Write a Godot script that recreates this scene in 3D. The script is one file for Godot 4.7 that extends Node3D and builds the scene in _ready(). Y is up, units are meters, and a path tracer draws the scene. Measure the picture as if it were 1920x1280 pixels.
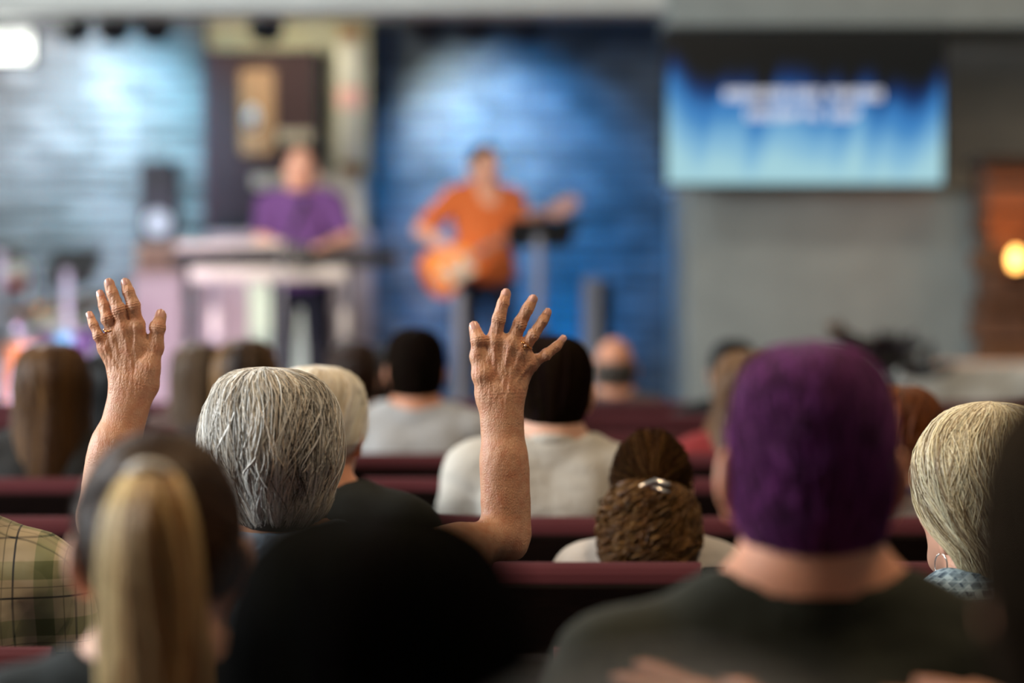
extends Node3D
# A church hall seen from the pews: a small stage with two musicians, a lyrics screen, and the seated congregation.

const FPX := 4533.333          # focal length in pixels of the 1920 x 1280 frame (85 mm lens on a 24 mm high sensor)
const EYE := 1.35              # camera height
const STAGE := 0.32            # height of the stage platform
var tilt := atan(140.0 / FPX)  # the camera looks slightly down
var rng := RandomNumberGenerator.new()
var M := {}
var cache := {}

# ---------------------------------------------------------------- places
func W(px: float, py: float, d: float) -> Vector3:      # a point d metres down the hall
	var r := Basis(Vector3.RIGHT, -tilt) * Vector3((px - 960.0) / FPX, -(py - 640.0) / FPX, -1.0)
	r *= d / -r.z
	return r + Vector3(0, EYE, 0)

func _ready():
	rng.seed = 7
	setup_camera_and_light()
	make_materials()
	build_room()
	build_stage()
	build_pews()
	build_people()
	build_props()

func setup_camera_and_light():
	var cam := Camera3D.new()
	cam.name = "camera"
	var ca := CameraAttributesPhysical.new()
	ca.frustum_focal_length = 85.0
	ca.exposure_aperture = 1.8
	ca.frustum_focus_distance = 3.66
	cam.attributes = ca
	cam.keep_aspect = Camera3D.KEEP_HEIGHT
	cam.fov = rad_to_deg(2.0 * atan(640.0 / FPX))
	cam.near = 0.05
	cam.far = 200.0
	cam.position = Vector3(0, EYE, 0)
	cam.rotation.x = -tilt
	add_child(cam)
	cam.current = true
	var we := WorldEnvironment.new()
	we.name = "environment"
	var e := Environment.new()
	e.background_mode = Environment.BG_SKY
	var sky := Sky.new()
	var sm := ProceduralSkyMaterial.new()
	sm.sky_top_color = Color(0.55, 0.66, 0.78)
	sm.sky_horizon_color = Color(0.80, 0.85, 0.88)
	sm.ground_bottom_color = Color(0.25, 0.25, 0.23)
	sm.ground_horizon_color = Color(0.6, 0.62, 0.62)
	sky.sky_material = sm
	e.sky = sky
	e.background_energy_multiplier = 0.8
	e.tonemap_mode = Environment.TONE_MAPPER_LINEAR
	e.tonemap_exposure = 1.0
	e.sdfgi_enabled = true
	e.ssao_enabled = true
	e.ssil_enabled = true
	we.environment = e
	add_child(we)
	# daylight through the three tall windows in the left wall
	for i in 3:
		area("window_daylight", Vector3(-6.36, 2.5, WIN[i]), Vector3(0, 0.9, WIN[i] - 0.3), Vector2(1.2, 2.2), Color(0.95, 0.98, 1.0), [44.0, 26.0, 18.0][i])
	# warm ceiling panels over the pews; cooler front-left one added to light the header
	for p in ceiling_spots():
		area("ceiling_panel_light", p - Vector3(0, 0.06, 0), p - Vector3(0, 3, 0.001), Vector2(0.6, 0.6), Color(0.95, 0.98, 1.0) if p.z < -9.0 and p.x < 0.0 else Color(1.0, 0.87, 0.70), 6.2 if p.z > -3.0 else (2.2 if p.z > -9.0 else (11.0 if p.x < 0.0 else 3.0)))
	# blue stage washes on the brick
	spot("blue_stage_light", W(890, 56, 14.12), W(950, 350, 15.1), Color(0.03, 0.48, 0.78), 13.5, 45.0, 1.0)
	spot("blue_stage_light", W(800, 56, 14.12), W(895, 255, 15.1), Color(0.95, 0.98, 0.86), 4.8, 31.0, 1.0)
	spot("blue_stage_light", W(215, 56, 14.12), W(240, 300, 15.1), Color(0.34, 0.76, 0.90), 7.0, 50.0, 1.0)
	spot("blue_stage_light", W(140, 56, 14.12), W(110, 290, 15.1), Color(0.98, 0.95, 0.95), 7.0, 54.0, 1.0)
	spot("added_warm_light", W(500, 56, 14.12), W(540, 140, 15.2), Color(1.0, 0.97, 0.86), 1.3, 52.0, 1.0)  # added lamp with no known source; brightens the olive wall
	# pink and warm front light from the bar over the front pews
	spot("front_wash_light", Vector3(-2.6, 4.2, -8.6), W(560, 470, 13.4), Color(1.0, 0.90, 0.83), 30.0, 10.0, 0.9)
	spot("front_wash_light", Vector3(0.4, 4.2, -8.6), W(870, 400, 14.0), Color(1.0, 0.90, 0.80), 20.0, 5.8, 0.9)
	spot("floor_light_glow", FLOOR_LAMPS[0] + Vector3(0, 0.05, -0.1), W(200, 600, 14.8), Color(0.98, 0.87, 1.0), 7.5, 44.0, 1.0)
	spot("floor_light_glow", FLOOR_LAMPS[1] + Vector3(0, 0.05, -0.1), W(1000, 500, 15.1), Color(0.03, 0.48, 0.82), 3.2, 60.0, 1.0)  # added blue uplight, no lamp known here; deepens the low brick

const FLOOR_LAMPS := [Vector3(-1.95, 0.42, -11.6), Vector3(0.22, 0.42, -14.3)]  # the second is an unseen lamp, added to blue the low brick
const WIN := [-2.9, -5.2, -8.0]

func spot(called: String, from: Vector3, to: Vector3, col: Color, energy: float, angle: float, soft: float):
	var l := SpotLight3D.new()
	l.name = called
	l.light_color = col
	l.light_energy = energy
	l.spot_range = 30.0
	l.spot_attenuation = 2.0
	l.spot_angle = angle
	l.spot_angle_attenuation = soft
	l.light_size = 0.08
	l.shadow_enabled = true
	add_child(l, true)
	l.look_at_from_position(from, to, Vector3.UP if absf((to - from).normalized().y) < 0.95 else Vector3.BACK)
	return l

func area(called: String, from: Vector3, to: Vector3, size: Vector2, col: Color, energy: float):
	var l := AreaLight3D.new()
	l.name = called
	l.area_size = size
	l.light_color = col
	l.light_energy = energy
	l.area_range = 30.0
	l.shadow_enabled = true
	add_child(l, true)
	l.look_at_from_position(from, to, Vector3.UP if absf((to - from).normalized().y) < 0.95 else Vector3.BACK)
	return l

func ceiling_spots() -> Array:
	return [Vector3(-2.4, 4.5, -2.7), Vector3(1.2, 4.5, -2.7), Vector3(-2.4, 4.5, -6.4), Vector3(1.2, 4.5, -6.4), Vector3(4.6, 4.5, -8.4), Vector3(-2.4, 4.5, -10.6), Vector3(2.6, 4.5, -10.6)]

# ---------------------------------------------------------------- materials
func lin(c: Color) -> Color: return c.srgb_to_linear()

func mk(c: Color, rough := 0.8, metal := 0.0) -> StandardMaterial3D:
	var m := StandardMaterial3D.new()
	m.albedo_color = c
	m.roughness = rough
	m.metallic = metal
	return m

func noise_tex(freq: float, oct := 4, normal := false, size := 256, kind := FastNoiseLite.TYPE_SIMPLEX_SMOOTH) -> NoiseTexture2D:
	var n := FastNoiseLite.new()
	n.noise_type = kind
	n.frequency = freq
	n.fractal_octaves = oct
	n.seed = 5
	var t := NoiseTexture2D.new()
	t.width = size
	t.height = size
	t.seamless = true
	t.noise = n
	t.as_normal_map = normal
	return t

func ramp_tex(freq: float, a: Color, b: Color, oct := 4) -> NoiseTexture2D:
	var t := noise_tex(freq, oct)
	var g := Gradient.new()
	g.set_color(0, a)
	g.set_color(1, b)
	t.color_ramp = g
	return t

func bump(m: StandardMaterial3D, tex: Texture2D, cm: float, scale: Vector3) -> StandardMaterial3D:
	m.heightmap_enabled = true
	m.heightmap_texture = tex
	m.heightmap_scale = cm
	m.uv1_triplanar = true
	m.uv1_scale = scale
	return m

func tinted(c: Color, rough: float, tex: Texture2D, scale: Vector3) -> StandardMaterial3D:
	var m := mk(c, rough)
	m.albedo_texture = tex
	m.uv1_triplanar = true
	m.uv1_scale = scale
	return m

func make_materials():
	var fine := noise_tex(0.03, 5)
	var mottled := ramp_tex(0.02, Color(0.93, 0.93, 0.93), Color(1, 1, 1))
	M.fine = fine
	M.mottled = mottled
	M.vcol = mk(Color.WHITE, 0.75)
	M.vcol.vertex_color_use_as_albedo = true
	M.skin = mk(Color(1, 1, 1), 0.55)
	M.skin.vertex_color_use_as_albedo = true
	M.skin_fine = mk(Color(1, 1, 1), 0.5)
	M.skin_fine.vertex_color_use_as_albedo = true
	bump(M.skin_fine, noise_tex(0.05, 5), 0.09, Vector3(26, 16, 26))
	M.hair = mk(Color(1, 1, 1), 0.42)
	M.hair.vertex_color_use_as_albedo = true
	M.hair.metallic_specular = 0.35
	M.hair_dull = mk(Color(1, 1, 1), 0.8)
	M.hair_dull.metallic_specular = 0.12
	M.hair_dull.vertex_color_use_as_albedo = true
	M.plaster = tinted(Color(0.61, 0.64, 0.63), 0.9, mottled, Vector3(0.6, 0.6, 0.6))
	M.olive = tinted(Color(0.70, 0.68, 0.58), 0.9, mottled, Vector3(0.6, 0.6, 0.6))
	M.taupe = tinted(Color(0.88, 0.86, 0.84), 0.9, mottled, Vector3(0.6, 0.6, 0.6))
	M.white = tinted(Color(0.80, 0.81, 0.79), 0.85, mottled, Vector3(0.5, 0.5, 0.5))
	M.lilac = tinted(Color(0.68, 0.62, 0.62), 0.9, mottled, Vector3(0.8, 0.8, 0.8))
	M.mortar = mk(Color(0.29, 0.30, 0.31), 0.95)
	M.bricks = []
	for v in [0.92, 1.0, 1.08, 0.8]:
		M.bricks.append(bump(tinted(Color(0.40 * v, 0.42 * v, 0.43 * v), 0.85, mottled, Vector3(4, 4, 4)), fine, 0.3, Vector3(4, 4, 4)))
	M.stones = []
	for c in [Color(0.42, 0.27, 0.17), Color(0.50, 0.33, 0.21), Color(0.36, 0.23, 0.15), Color(0.46, 0.31, 0.22)]:
		M.stones.append(bump(tinted(c, 0.85, mottled, Vector3(4, 4, 4)), fine, 0.5, Vector3(4, 4, 4)))
	M.carpet = bump(mk(Color(0.20, 0.13, 0.13), 0.98), fine, 0.2, Vector3(8, 8, 8))
	M.stage_carpet = bump(mk(Color(0.42, 0.36, 0.36), 0.98), fine, 0.2, Vector3(8, 8, 8))
	M.ceiling = mk(Color(0.72, 0.71, 0.68), 0.9)
	M.burgundy = bump(mk(Color(0.31, 0.085, 0.115), 0.9), noise_tex(0.12, 3), 0.06, Vector3(14, 14, 14))
	M.dark_wood = tinted(Color(0.085, 0.045, 0.035), 0.6, ramp_tex(0.03, Color(0.6, 0.6, 0.6), Color(1, 1, 1)), Vector3(1, 12, 12))
	M.dark_wood.metallic_specular = 0.15
	M.black = mk(Color(0.025, 0.025, 0.027), 0.6)
	M.black_cloth = bump(mk(Color(0.03, 0.03, 0.032), 0.9), fine, 0.1, Vector3(9, 9, 9))
	M.black_gloss = mk(Color(0.02, 0.02, 0.022), 0.25)
	M.chrome = mk(Color(0.80, 0.80, 0.82), 0.28, 1.0)
	M.satin = mk(Color(0.60, 0.60, 0.63), 0.5, 0.0)
	M.gold = mk(Color(0.83, 0.60, 0.36), 0.22, 1.0)
	M.silver = mk(Color(0.86, 0.84, 0.82), 0.2, 1.0)
	M.gem = mk(Color(0.95, 0.93, 0.92), 0.05)
	M.gem.metallic = 0.2
	M.gem.albedo_color = Color(0.85, 0.72, 0.62)
	M.nail = mk(Color(0.84, 0.64, 0.58), 0.25)
	M.maroon = tinted(Color(0.20, 0.115, 0.13), 0.85, mottled, Vector3(1, 1, 1))
	M.tan_wood = tinted(Color(0.62, 0.45, 0.29), 0.55, ramp_tex(0.03, Color(0.75, 0.75, 0.75), Color(1, 1, 1)), Vector3(10, 1, 10))
	M.beige = mk(Color(0.62, 0.53, 0.44), 0.8)
	M.cream = mk(Color(0.74, 0.72, 0.66), 0.7)
	M.paper = mk(Color(0.74, 0.71, 0.68), 0.8)
	M.pinkish = mk(Color(0.88, 0.68, 0.64), 0.7)
	M.glass = mk(Color(0.85, 0.9, 0.92, 0.12), 0.02)
	M.glass.transparency = BaseMaterial3D.TRANSPARENCY_ALPHA
	M.eye_white = mk(Color(0.85, 0.83, 0.80), 0.2)
	M.iris = mk(Color(0.12, 0.08, 0.05), 0.2)
	M.shoe = mk(Color(0.06, 0.05, 0.05), 0.5)
	M.leaf = mk(Color(0.13, 0.07, 0.10), 0.5)
	M.leaf.backlight_enabled = true
	M.leaf.backlight = Color(0.1, 0.05, 0.07)
	M.dark_leaf = mk(Color(0.045, 0.06, 0.05), 0.5)

func cloth(c: Color, rough := 0.9) -> StandardMaterial3D:
	return bump(mk(c, rough), M.fine, 0.12, Vector3(7, 7, 7))

# ---------------------------------------------------------------- objects
var used := {}
func numbered(n: String) -> String:
	if not used.has(n):
		used[n] = 0
		return n
	used[n] += 1
	return "%s_%03d" % [n, used[n]]

func tag(o: Node3D, label: String, category: String, group := "", kind := "") -> Node3D:
	if label: o.set_meta("label", label)
	if category: o.set_meta("category", category)
	if group: o.set_meta("group", group)
	if kind: o.set_meta("kind", kind)
	return o

func thing(called: String, label: String, category: String, at := Vector3.ZERO, yaw := 0.0, group := "") -> Node3D:
	var o := Node3D.new()
	o.name = numbered(called)
	add_child(o)
	o.position = at
	o.rotation.y = yaw
	return tag(o, label, category, group)

func part(called: String, mesh: Mesh, mat: Material, parent: Node3D = null, at := Vector3.ZERO) -> MeshInstance3D:
	var o := MeshInstance3D.new()
	o.name = numbered(called) if parent == null else called
	o.mesh = mesh
	if mat: o.material_override = mat
	(parent if parent else self).add_child(o, true)
	o.position = at
	return o

func struct(called: String, mesh: Mesh, mat: Material, at := Vector3.ZERO, label := "") -> MeshInstance3D:
	var o := part(called, mesh, mat, null, at)
	tag(o, label, called.split("_")[0], "", "structure")
	return o

# ---------------------------------------------------------------- mesh building
class Buf:
	var v := PackedVector3Array()
	var n := PackedVector3Array()
	var c := PackedColorArray()
	var i := PackedInt32Array()
	var uv := PackedVector2Array()
	var with_uv := false
	func tri(a: int, b: int, d: int) -> void:
		i.append(a); i.append(b); i.append(d)
	func add(p: Vector3, nn: Vector3, col := Color.WHITE) -> int:
		v.append(p); n.append(nn); c.append(col)
		return v.size() - 1
	func quad(p0: Vector3, p1: Vector3, p2: Vector3, p3: Vector3, col := Color.WHITE) -> void:   # clockwise from outside
		var nn := (p2 - p0).cross(p1 - p0).normalized()
		var b := v.size()
		for p in [p0, p1, p2, p3]: add(p, nn, col)
		tri(b, b + 1, b + 2); tri(b, b + 2, b + 3)
		if with_uv:
			uv.append(Vector2(0, 0)); uv.append(Vector2(1, 0)); uv.append(Vector2(1, 1)); uv.append(Vector2(0, 1))
	func mesh() -> ArrayMesh:
		var a := []
		a.resize(Mesh.ARRAY_MAX)
		a[Mesh.ARRAY_VERTEX] = v
		a[Mesh.ARRAY_NORMAL] = n
		a[Mesh.ARRAY_COLOR] = c
		if with_uv: a[Mesh.ARRAY_TEX_UV] = uv
		a[Mesh.ARRAY_INDEX] = i
		var m := ArrayMesh.new()
		m.add_surface_from_arrays(Mesh.PRIMITIVE_TRIANGLES, a)
		return m
	# a box with chamfered edges
	func box(lo: Vector3, hi: Vector3, ch := 0.004, xf := Transform3D.IDENTITY) -> void:
		var ce := (lo + hi) * 0.5
		var h := (hi - lo) * 0.5
		var k := minf(ch, minf(h.x, minf(h.y, h.z)) * 0.6)
		var inn := h - Vector3(k, k, k)
		for ax in 3:
			var u := (ax + 1) % 3
			var w := (ax + 2) % 3
			for s in [-1.0, 1.0]:
				var f: Array[Vector3] = []
				for q in [[-1, -1], [1, -1], [1, 1], [-1, 1]]:
					var p := Vector3()
					p[ax] = s * h[ax]; p[u] = q[0] * inn[u]; p[w] = q[1] * inn[w]
					f.append(xf * (ce + p))
				if s > 0: quad(f[3], f[2], f[1], f[0])
				else: quad(f[0], f[1], f[2], f[3])
		for ax in 3:      # edges along ax
			var u := (ax + 1) % 3
			var w := (ax + 2) % 3
			for su in [-1.0, 1.0]:
				for sw in [-1.0, 1.0]:
					var f: Array[Vector3] = []
					for q in [[-1, 0], [1, 0], [1, 1], [-1, 1]]:
						var p := Vector3()
						p[ax] = q[0] * inn[ax]
						p[u] = su * (h[u] if q[1] == 0 else inn[u])
						p[w] = sw * (inn[w] if q[1] == 0 else h[w])
						f.append(xf * (ce + p))
					if su * sw > 0: quad(f[0], f[3], f[2], f[1])
					else: quad(f[0], f[1], f[2], f[3])
		for sx in [-1.0, 1.0]:
			for sy in [-1.0, 1.0]:
				for sz in [-1.0, 1.0]:
					var s := Vector3(sx, sy, sz)
					var a := xf * (ce + Vector3(h.x, inn.y, inn.z) * s)
					var b := xf * (ce + Vector3(inn.x, h.y, inn.z) * s)
					var d := xf * (ce + Vector3(inn.x, inn.y, h.z) * s)
					if sx * sy * sz > 0: quad(a, d, b, b)
					else: quad(a, b, d, d)
	# a ring of points swept along a path, radii r
	func tube(path: Array, radii: Array, sides := 10, caps := true, col := Color.WHITE) -> void:
		var prev := Vector3.ZERO
		var base := v.size()
		var cnt := path.size()
		for k in cnt:
			var dir: Vector3 = (path[mini(k + 1, cnt - 1)] - path[maxi(k - 1, 0)]).normalized()
			var side := dir.cross(Vector3(0.13, 0.2, 0.97) if absf(dir.z) < 0.9 else Vector3.UP).normalized() if prev == Vector3.ZERO else (prev - dir * prev.dot(dir)).normalized()
			prev = side
			var up := dir.cross(side)
			for s in sides:
				var an := TAU * s / sides
				var nn := side * cos(an) + up * sin(an)
				add(path[k] + nn * radii[k], nn, col)
		for k in cnt - 1:
			for s in sides:
				var a := base + k * sides + s
				var b := base + k * sides + (s + 1) % sides
				tri(a, a + sides, b); tri(b, a + sides, b + sides)
		if caps:
			for e in [0, cnt - 1]:
				var dir: Vector3 = (path[0] - path[1]).normalized() if e == 0 else (path[cnt - 1] - path[cnt - 2]).normalized()
				var ce := add(path[e], dir, col)
				var b0 := v.size()
				for s in sides:
					add(v[base + e * sides + s], dir, col)
				for s in sides:
					if e == 0: tri(ce, b0 + s, b0 + (s + 1) % sides)
					else: tri(ce, b0 + (s + 1) % sides, b0 + s)
	# profile [radius, height] turned about y
	func lathe(prof: Array, sides := 24, xf := Transform3D.IDENTITY) -> void:
		for k in prof.size() - 1:
			var a: Vector2 = prof[k]
			var b: Vector2 = prof[k + 1]
			var t := (b - a).normalized()
			var b0 := v.size()
			for s in sides + 1:
				var an := TAU * s / sides
				var rad := Vector3(cos(an), 0, sin(an))
				var nn := (rad * t.y + Vector3.UP * -t.x).normalized()
				add(xf * (rad * a.x + Vector3.UP * a.y), (xf.basis * nn).normalized())
				add(xf * (rad * b.x + Vector3.UP * b.y), (xf.basis * nn).normalized())
			for s in sides:
				var q := b0 + s * 2
				tri(q, q + 2, q + 1); tri(q + 1, q + 2, q + 3)
	# profile of (u, w) points extruded from p along axis; u and w axes given
	func extrude(prof: PackedVector2Array, o: Vector3, u: Vector3, w: Vector3, along: Vector3) -> void:
		var cnt := prof.size()
		var ce := Vector2.ZERO
		for p in prof: ce += p / cnt
		var flip := along.dot(u.cross(w)) > 0.0
		if Geometry2D.is_polygon_clockwise(prof): flip = not flip
		for k in cnt:
			var a := o + u * prof[k].x + w * prof[k].y
			var b := o + u * prof[(k + 1) % cnt].x + w * prof[(k + 1) % cnt].y
			if flip: quad(a, a + along, b + along, b)
			else: quad(a, b, b + along, a + along)
		var idx := Geometry2D.triangulate_polygon(prof)
		for e in 2:
			var b0 := v.size()
			var nn := along.normalized() * (1.0 if e == 1 else -1.0)
			for p in prof: add(o + u * p.x + w * p.y + along * e, nn)
			for k in range(0, idx.size(), 3):
				var t0 := v[b0 + idx[k]]
				if (v[b0 + idx[k + 1]] - t0).cross(v[b0 + idx[k + 2]] - t0).dot(nn) < 0.0: tri(b0 + idx[k], b0 + idx[k + 1], b0 + idx[k + 2])
				else: tri(b0 + idx[k], b0 + idx[k + 2], b0 + idx[k + 1])

func boxm(size: Vector3, ch := 0.004) -> ArrayMesh:
	var b := Buf.new()
	b.box(-size * 0.5, size * 0.5, ch)
	return b.mesh()

func box_between(lo: Vector3, hi: Vector3, ch := 0.004) -> ArrayMesh:
	var b := Buf.new()
	b.box(lo, hi, ch)
	return b.mesh()

func tube_mesh(path: Array, r: float, sides := 10) -> ArrayMesh:
	var b := Buf.new()
	var rr := []
	for k in path.size(): rr.append(r)
	b.tube(path, rr, sides)
	return b.mesh()

func ball(r: Vector3, at := Vector3.ZERO, sides := 16) -> ArrayMesh:
	var b := Buf.new()
	var pr := []
	for k in 13:
		var an := -PI / 2 + PI * k / 12.0
		pr.append(Vector2(cos(an), sin(an)))
	b.lathe(pr, sides, Transform3D(Basis.from_scale(r), at))
	return b.mesh()

# ---------------------------------------------------------------- a distance field and its surface
class Field:
	var o: Vector3
	var h: float
	var nx: int
	var ny: int
	var nz: int
	var v := PackedFloat32Array()
	func _init(lo: Vector3, hi: Vector3, cell: float):
		o = lo
		h = cell
		nx = int(ceil((hi.x - lo.x) / h)) + 1
		ny = int(ceil((hi.y - lo.y) / h)) + 1
		nz = int(ceil((hi.z - lo.z) / h)) + 1
		v.resize(nx * ny * nz)
		v.fill(1.0)
	func _range(lo: Vector3, hi: Vector3) -> Array:
		return [clampi(int(floor((lo.x - o.x) / h)), 0, nx - 1), clampi(int(ceil((hi.x - o.x) / h)), 0, nx - 1),
			clampi(int(floor((lo.y - o.y) / h)), 0, ny - 1), clampi(int(ceil((hi.y - o.y) / h)), 0, ny - 1),
			clampi(int(floor((lo.z - o.z) / h)), 0, nz - 1), clampi(int(ceil((hi.z - o.z) / h)), 0, nz - 1)]
	func cap(a: Vector3, b: Vector3, ra: float, rb: float, k := 0.02, flat_axis := Vector3.ZERO, flat := 1.0, carve := false) -> void:
		var m := maxf(ra, rb) + k + h * 3.0
		var mv := Vector3(m, m, m)
		var r := _range(a.min(b) - mv, a.max(b) + mv)
		var ba := b - a
		var bb := maxf(ba.length_squared(), 1e-9)
		var fl := flat != 1.0
		for z in range(r[4], r[5] + 1):
			for y in range(r[2], r[3] + 1):
				var at: int = (z * ny + y) * nx
				for x in range(r[0], r[1] + 1):
					var p := Vector3(o.x + x * h, o.y + y * h, o.z + z * h) - a
					if fl: p += flat_axis * (p.dot(flat_axis) * (flat - 1.0))
					var t := clampf(p.dot(ba) / bb, 0.0, 1.0)
					var d := (p - ba * t).length() - (ra + (rb - ra) * t)
					var old := v[at + x]
					if carve:
						d = -d
						var q := maxf(k - absf(d - old), 0.0) / k
						v[at + x] = maxf(d, old) + q * q * k * 0.25
					else:
						var q := maxf(k - absf(d - old), 0.0) / k
						v[at + x] = minf(d, old) - q * q * k * 0.25
	func ell(c: Vector3, rad: Vector3, k := 0.02, rot := Basis.IDENTITY, carve := false) -> void:
		var mm := maxf(rad.x, maxf(rad.y, rad.z)) + k + h * 3.0
		var mv := Vector3(mm, mm, mm)
		var r := _range(c - mv, c + mv)
		var inv := rot.inverse()
		var i1 := Vector3(1.0 / rad.x, 1.0 / rad.y, 1.0 / rad.z)
		for z in range(r[4], r[5] + 1):
			for y in range(r[2], r[3] + 1):
				var at: int = (z * ny + y) * nx
				for x in range(r[0], r[1] + 1):
					var p := inv * (Vector3(o.x + x * h, o.y + y * h, o.z + z * h) - c)
					var q1 := p * i1
					var k0 := q1.length()
					var k1 := (q1 * i1).length()
					var d := k0 * (k0 - 1.0) / maxf(k1, 1e-6)
					var old := v[at + x]
					if carve:
						d = -d
						var q := maxf(k - absf(d - old), 0.0) / k
						v[at + x] = maxf(d, old) + q * q * k * 0.25
					else:
						var q := maxf(k - absf(d - old), 0.0) / k
						v[at + x] = minf(d, old) - q * q * k * 0.25
	func cut(n: Vector3, p0: Vector3) -> void:            # keep the side that n points away from
		for z in nz:
			for y in ny:
				var at: int = (z * ny + y) * nx
				for x in nx:
					var d := (Vector3(o.x + x * h, o.y + y * h, o.z + z * h) - p0).dot(n)
					if d > v[at + x]: v[at + x] = d
	func noise(n: FastNoiseLite, amp: float, sc: Vector3, band := 4.0, from := Vector3.ZERO, dir := Vector3.ZERO, fade := 0.0) -> void:
		for z in nz:
			for y in ny:
				var at: int = (z * ny + y) * nx
				for x in nx:
					var q := v[at + x]
					if q < band * h and q > -band * h:
						var w := amp * n.get_noise_3d((o.x + x * h) * sc.x, (o.y + y * h) * sc.y, (o.z + z * h) * sc.z)
						if fade > 0.0: w *= clampf((Vector3(o.x + x * h, o.y + y * h, o.z + z * h) - from).dot(dir) / fade, 0.0, 1.0)
						v[at + x] = q + w
	func wrinkle(c: Vector3, dir: Vector3, rad: float, half: float, period: float, amp: float) -> void:
		var mv := Vector3(rad, rad, rad)
		var r := _range(c - mv, c + mv)
		for z in range(r[4], r[5] + 1):
			for y in range(r[2], r[3] + 1):
				var at: int = (z * ny + y) * nx
				for x in range(r[0], r[1] + 1):
					var p := Vector3(o.x + x * h, o.y + y * h, o.z + z * h) - c
					var s := p.dot(dir)
					if p.z < -0.001 or absf(s) > half: continue
					var w := (1.0 - absf(s) / half)
					v[at + x] += amp * w * sin(TAU * (s + 0.0006 * sin(p.x * 900.0)) / period)
	func surface(b: Buf, tint = null, ymin := -1e9, ymax := 1e9) -> void:
		var ids := PackedInt32Array()
		ids.resize(nx * ny * nz)
		ids.fill(-1)
		var near := 4.0 * h
		var sx := 1
		var sy := nx
		var sz := nx * ny
		var offs := [0, sx, sy, sx + sy, sz, sx + sz, sy + sz, sx + sy + sz]
		var o1: int = offs[1]; var o2: int = offs[2]; var o3: int = offs[3]; var o4: int = offs[4]
		var o5: int = offs[5]; var o6: int = offs[6]; var o7: int = offs[7]
		var y0 := clampi(int((ymin - o.y) / h), 0, ny - 1) if ymin > -1e8 else 0
		var y1 := clampi(int((ymax - o.y) / h), 0, ny - 1) if ymax < 1e8 else ny - 1
		var colored: bool = tint != null
		for z in nz - 1:
			for y in range(y0, y1):
				var at: int = (z * ny + y) * nx
				for x in nx - 1:
					var i := at + x
					var a := v[i]
					if a > near or a < -near: continue
					var b1 := v[i + o1]; var c2 := v[i + o2]; var d3 := v[i + o3]
					var e4 := v[i + o4]; var f5 := v[i + o5]; var g6 := v[i + o6]; var h7 := v[i + o7]
					var neg := int(a < 0) + int(b1 < 0) + int(c2 < 0) + int(d3 < 0) + int(e4 < 0) + int(f5 < 0) + int(g6 < 0) + int(h7 < 0)
					if neg == 0 or neg == 8: continue
					var p := Vector3.ZERO
					var cnt := 0.0
					if (a < 0) != (b1 < 0): p += Vector3(a / (a - b1), 0, 0); cnt += 1
					if (c2 < 0) != (d3 < 0): p += Vector3(c2 / (c2 - d3), 1, 0); cnt += 1
					if (e4 < 0) != (f5 < 0): p += Vector3(e4 / (e4 - f5), 0, 1); cnt += 1
					if (g6 < 0) != (h7 < 0): p += Vector3(g6 / (g6 - h7), 1, 1); cnt += 1
					if (a < 0) != (c2 < 0): p += Vector3(0, a / (a - c2), 0); cnt += 1
					if (b1 < 0) != (d3 < 0): p += Vector3(1, b1 / (b1 - d3), 0); cnt += 1
					if (e4 < 0) != (g6 < 0): p += Vector3(0, e4 / (e4 - g6), 1); cnt += 1
					if (f5 < 0) != (h7 < 0): p += Vector3(1, f5 / (f5 - h7), 1); cnt += 1
					if (a < 0) != (e4 < 0): p += Vector3(0, 0, a / (a - e4)); cnt += 1
					if (b1 < 0) != (f5 < 0): p += Vector3(1, 0, b1 / (b1 - f5)); cnt += 1
					if (c2 < 0) != (g6 < 0): p += Vector3(0, 1, c2 / (c2 - g6)); cnt += 1
					if (d3 < 0) != (h7 < 0): p += Vector3(1, 1, d3 / (d3 - h7)); cnt += 1
					p /= cnt
					var g := Vector3(b1 + d3 + f5 + h7 - a - c2 - e4 - g6, c2 + d3 + g6 + h7 - a - b1 - e4 - f5, e4 + f5 + g6 + h7 - a - b1 - c2 - d3).normalized()
					var w := o + Vector3(x + p.x, y + p.y, z + p.z) * h
					ids[i] = b.v.size()
					b.v.append(w)
					b.n.append(g)
					b.c.append(tint.call(w, g) if colored else Color.WHITE)
		for z in range(1, nz - 1):
			for y in range(maxi(1, y0), y1):
				var at: int = (z * ny + y) * nx
				for x in range(1, nx - 1):
					var i := at + x
					if ids[i] < 0: continue
					var s := v[i] < 0
					if s != (v[i + sx] < 0): _q(b, ids[i], ids[i - sy], ids[i - sy - sz], ids[i - sz], s)
					if s != (v[i + sy] < 0): _q(b, ids[i], ids[i - sz], ids[i - sz - sx], ids[i - sx], s)
					if s != (v[i + sz] < 0): _q(b, ids[i], ids[i - sx], ids[i - sx - sy], ids[i - sy], s)
	func _q(b: Buf, i0: int, i1: int, i2: int, i3: int, inside: bool) -> void:
		if i0 < 0 or i1 < 0 or i2 < 0 or i3 < 0: return
		if inside:
			b.tri(i0, i2, i1); b.tri(i0, i3, i2)
		else:
			b.tri(i0, i1, i2); b.tri(i0, i2, i3)

# ---------------------------------------------------------------- the hall
func wbox(px0: float, py0: float, px1: float, py1: float, d: float, depth: float, ch := 0.004) -> ArrayMesh:
	var a := W(px0, py1, d)
	var b := W(px1, py0, d)
	return box_between(Vector3(a.x, a.y, -d - depth), Vector3(b.x, b.y, -d), ch)

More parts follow.
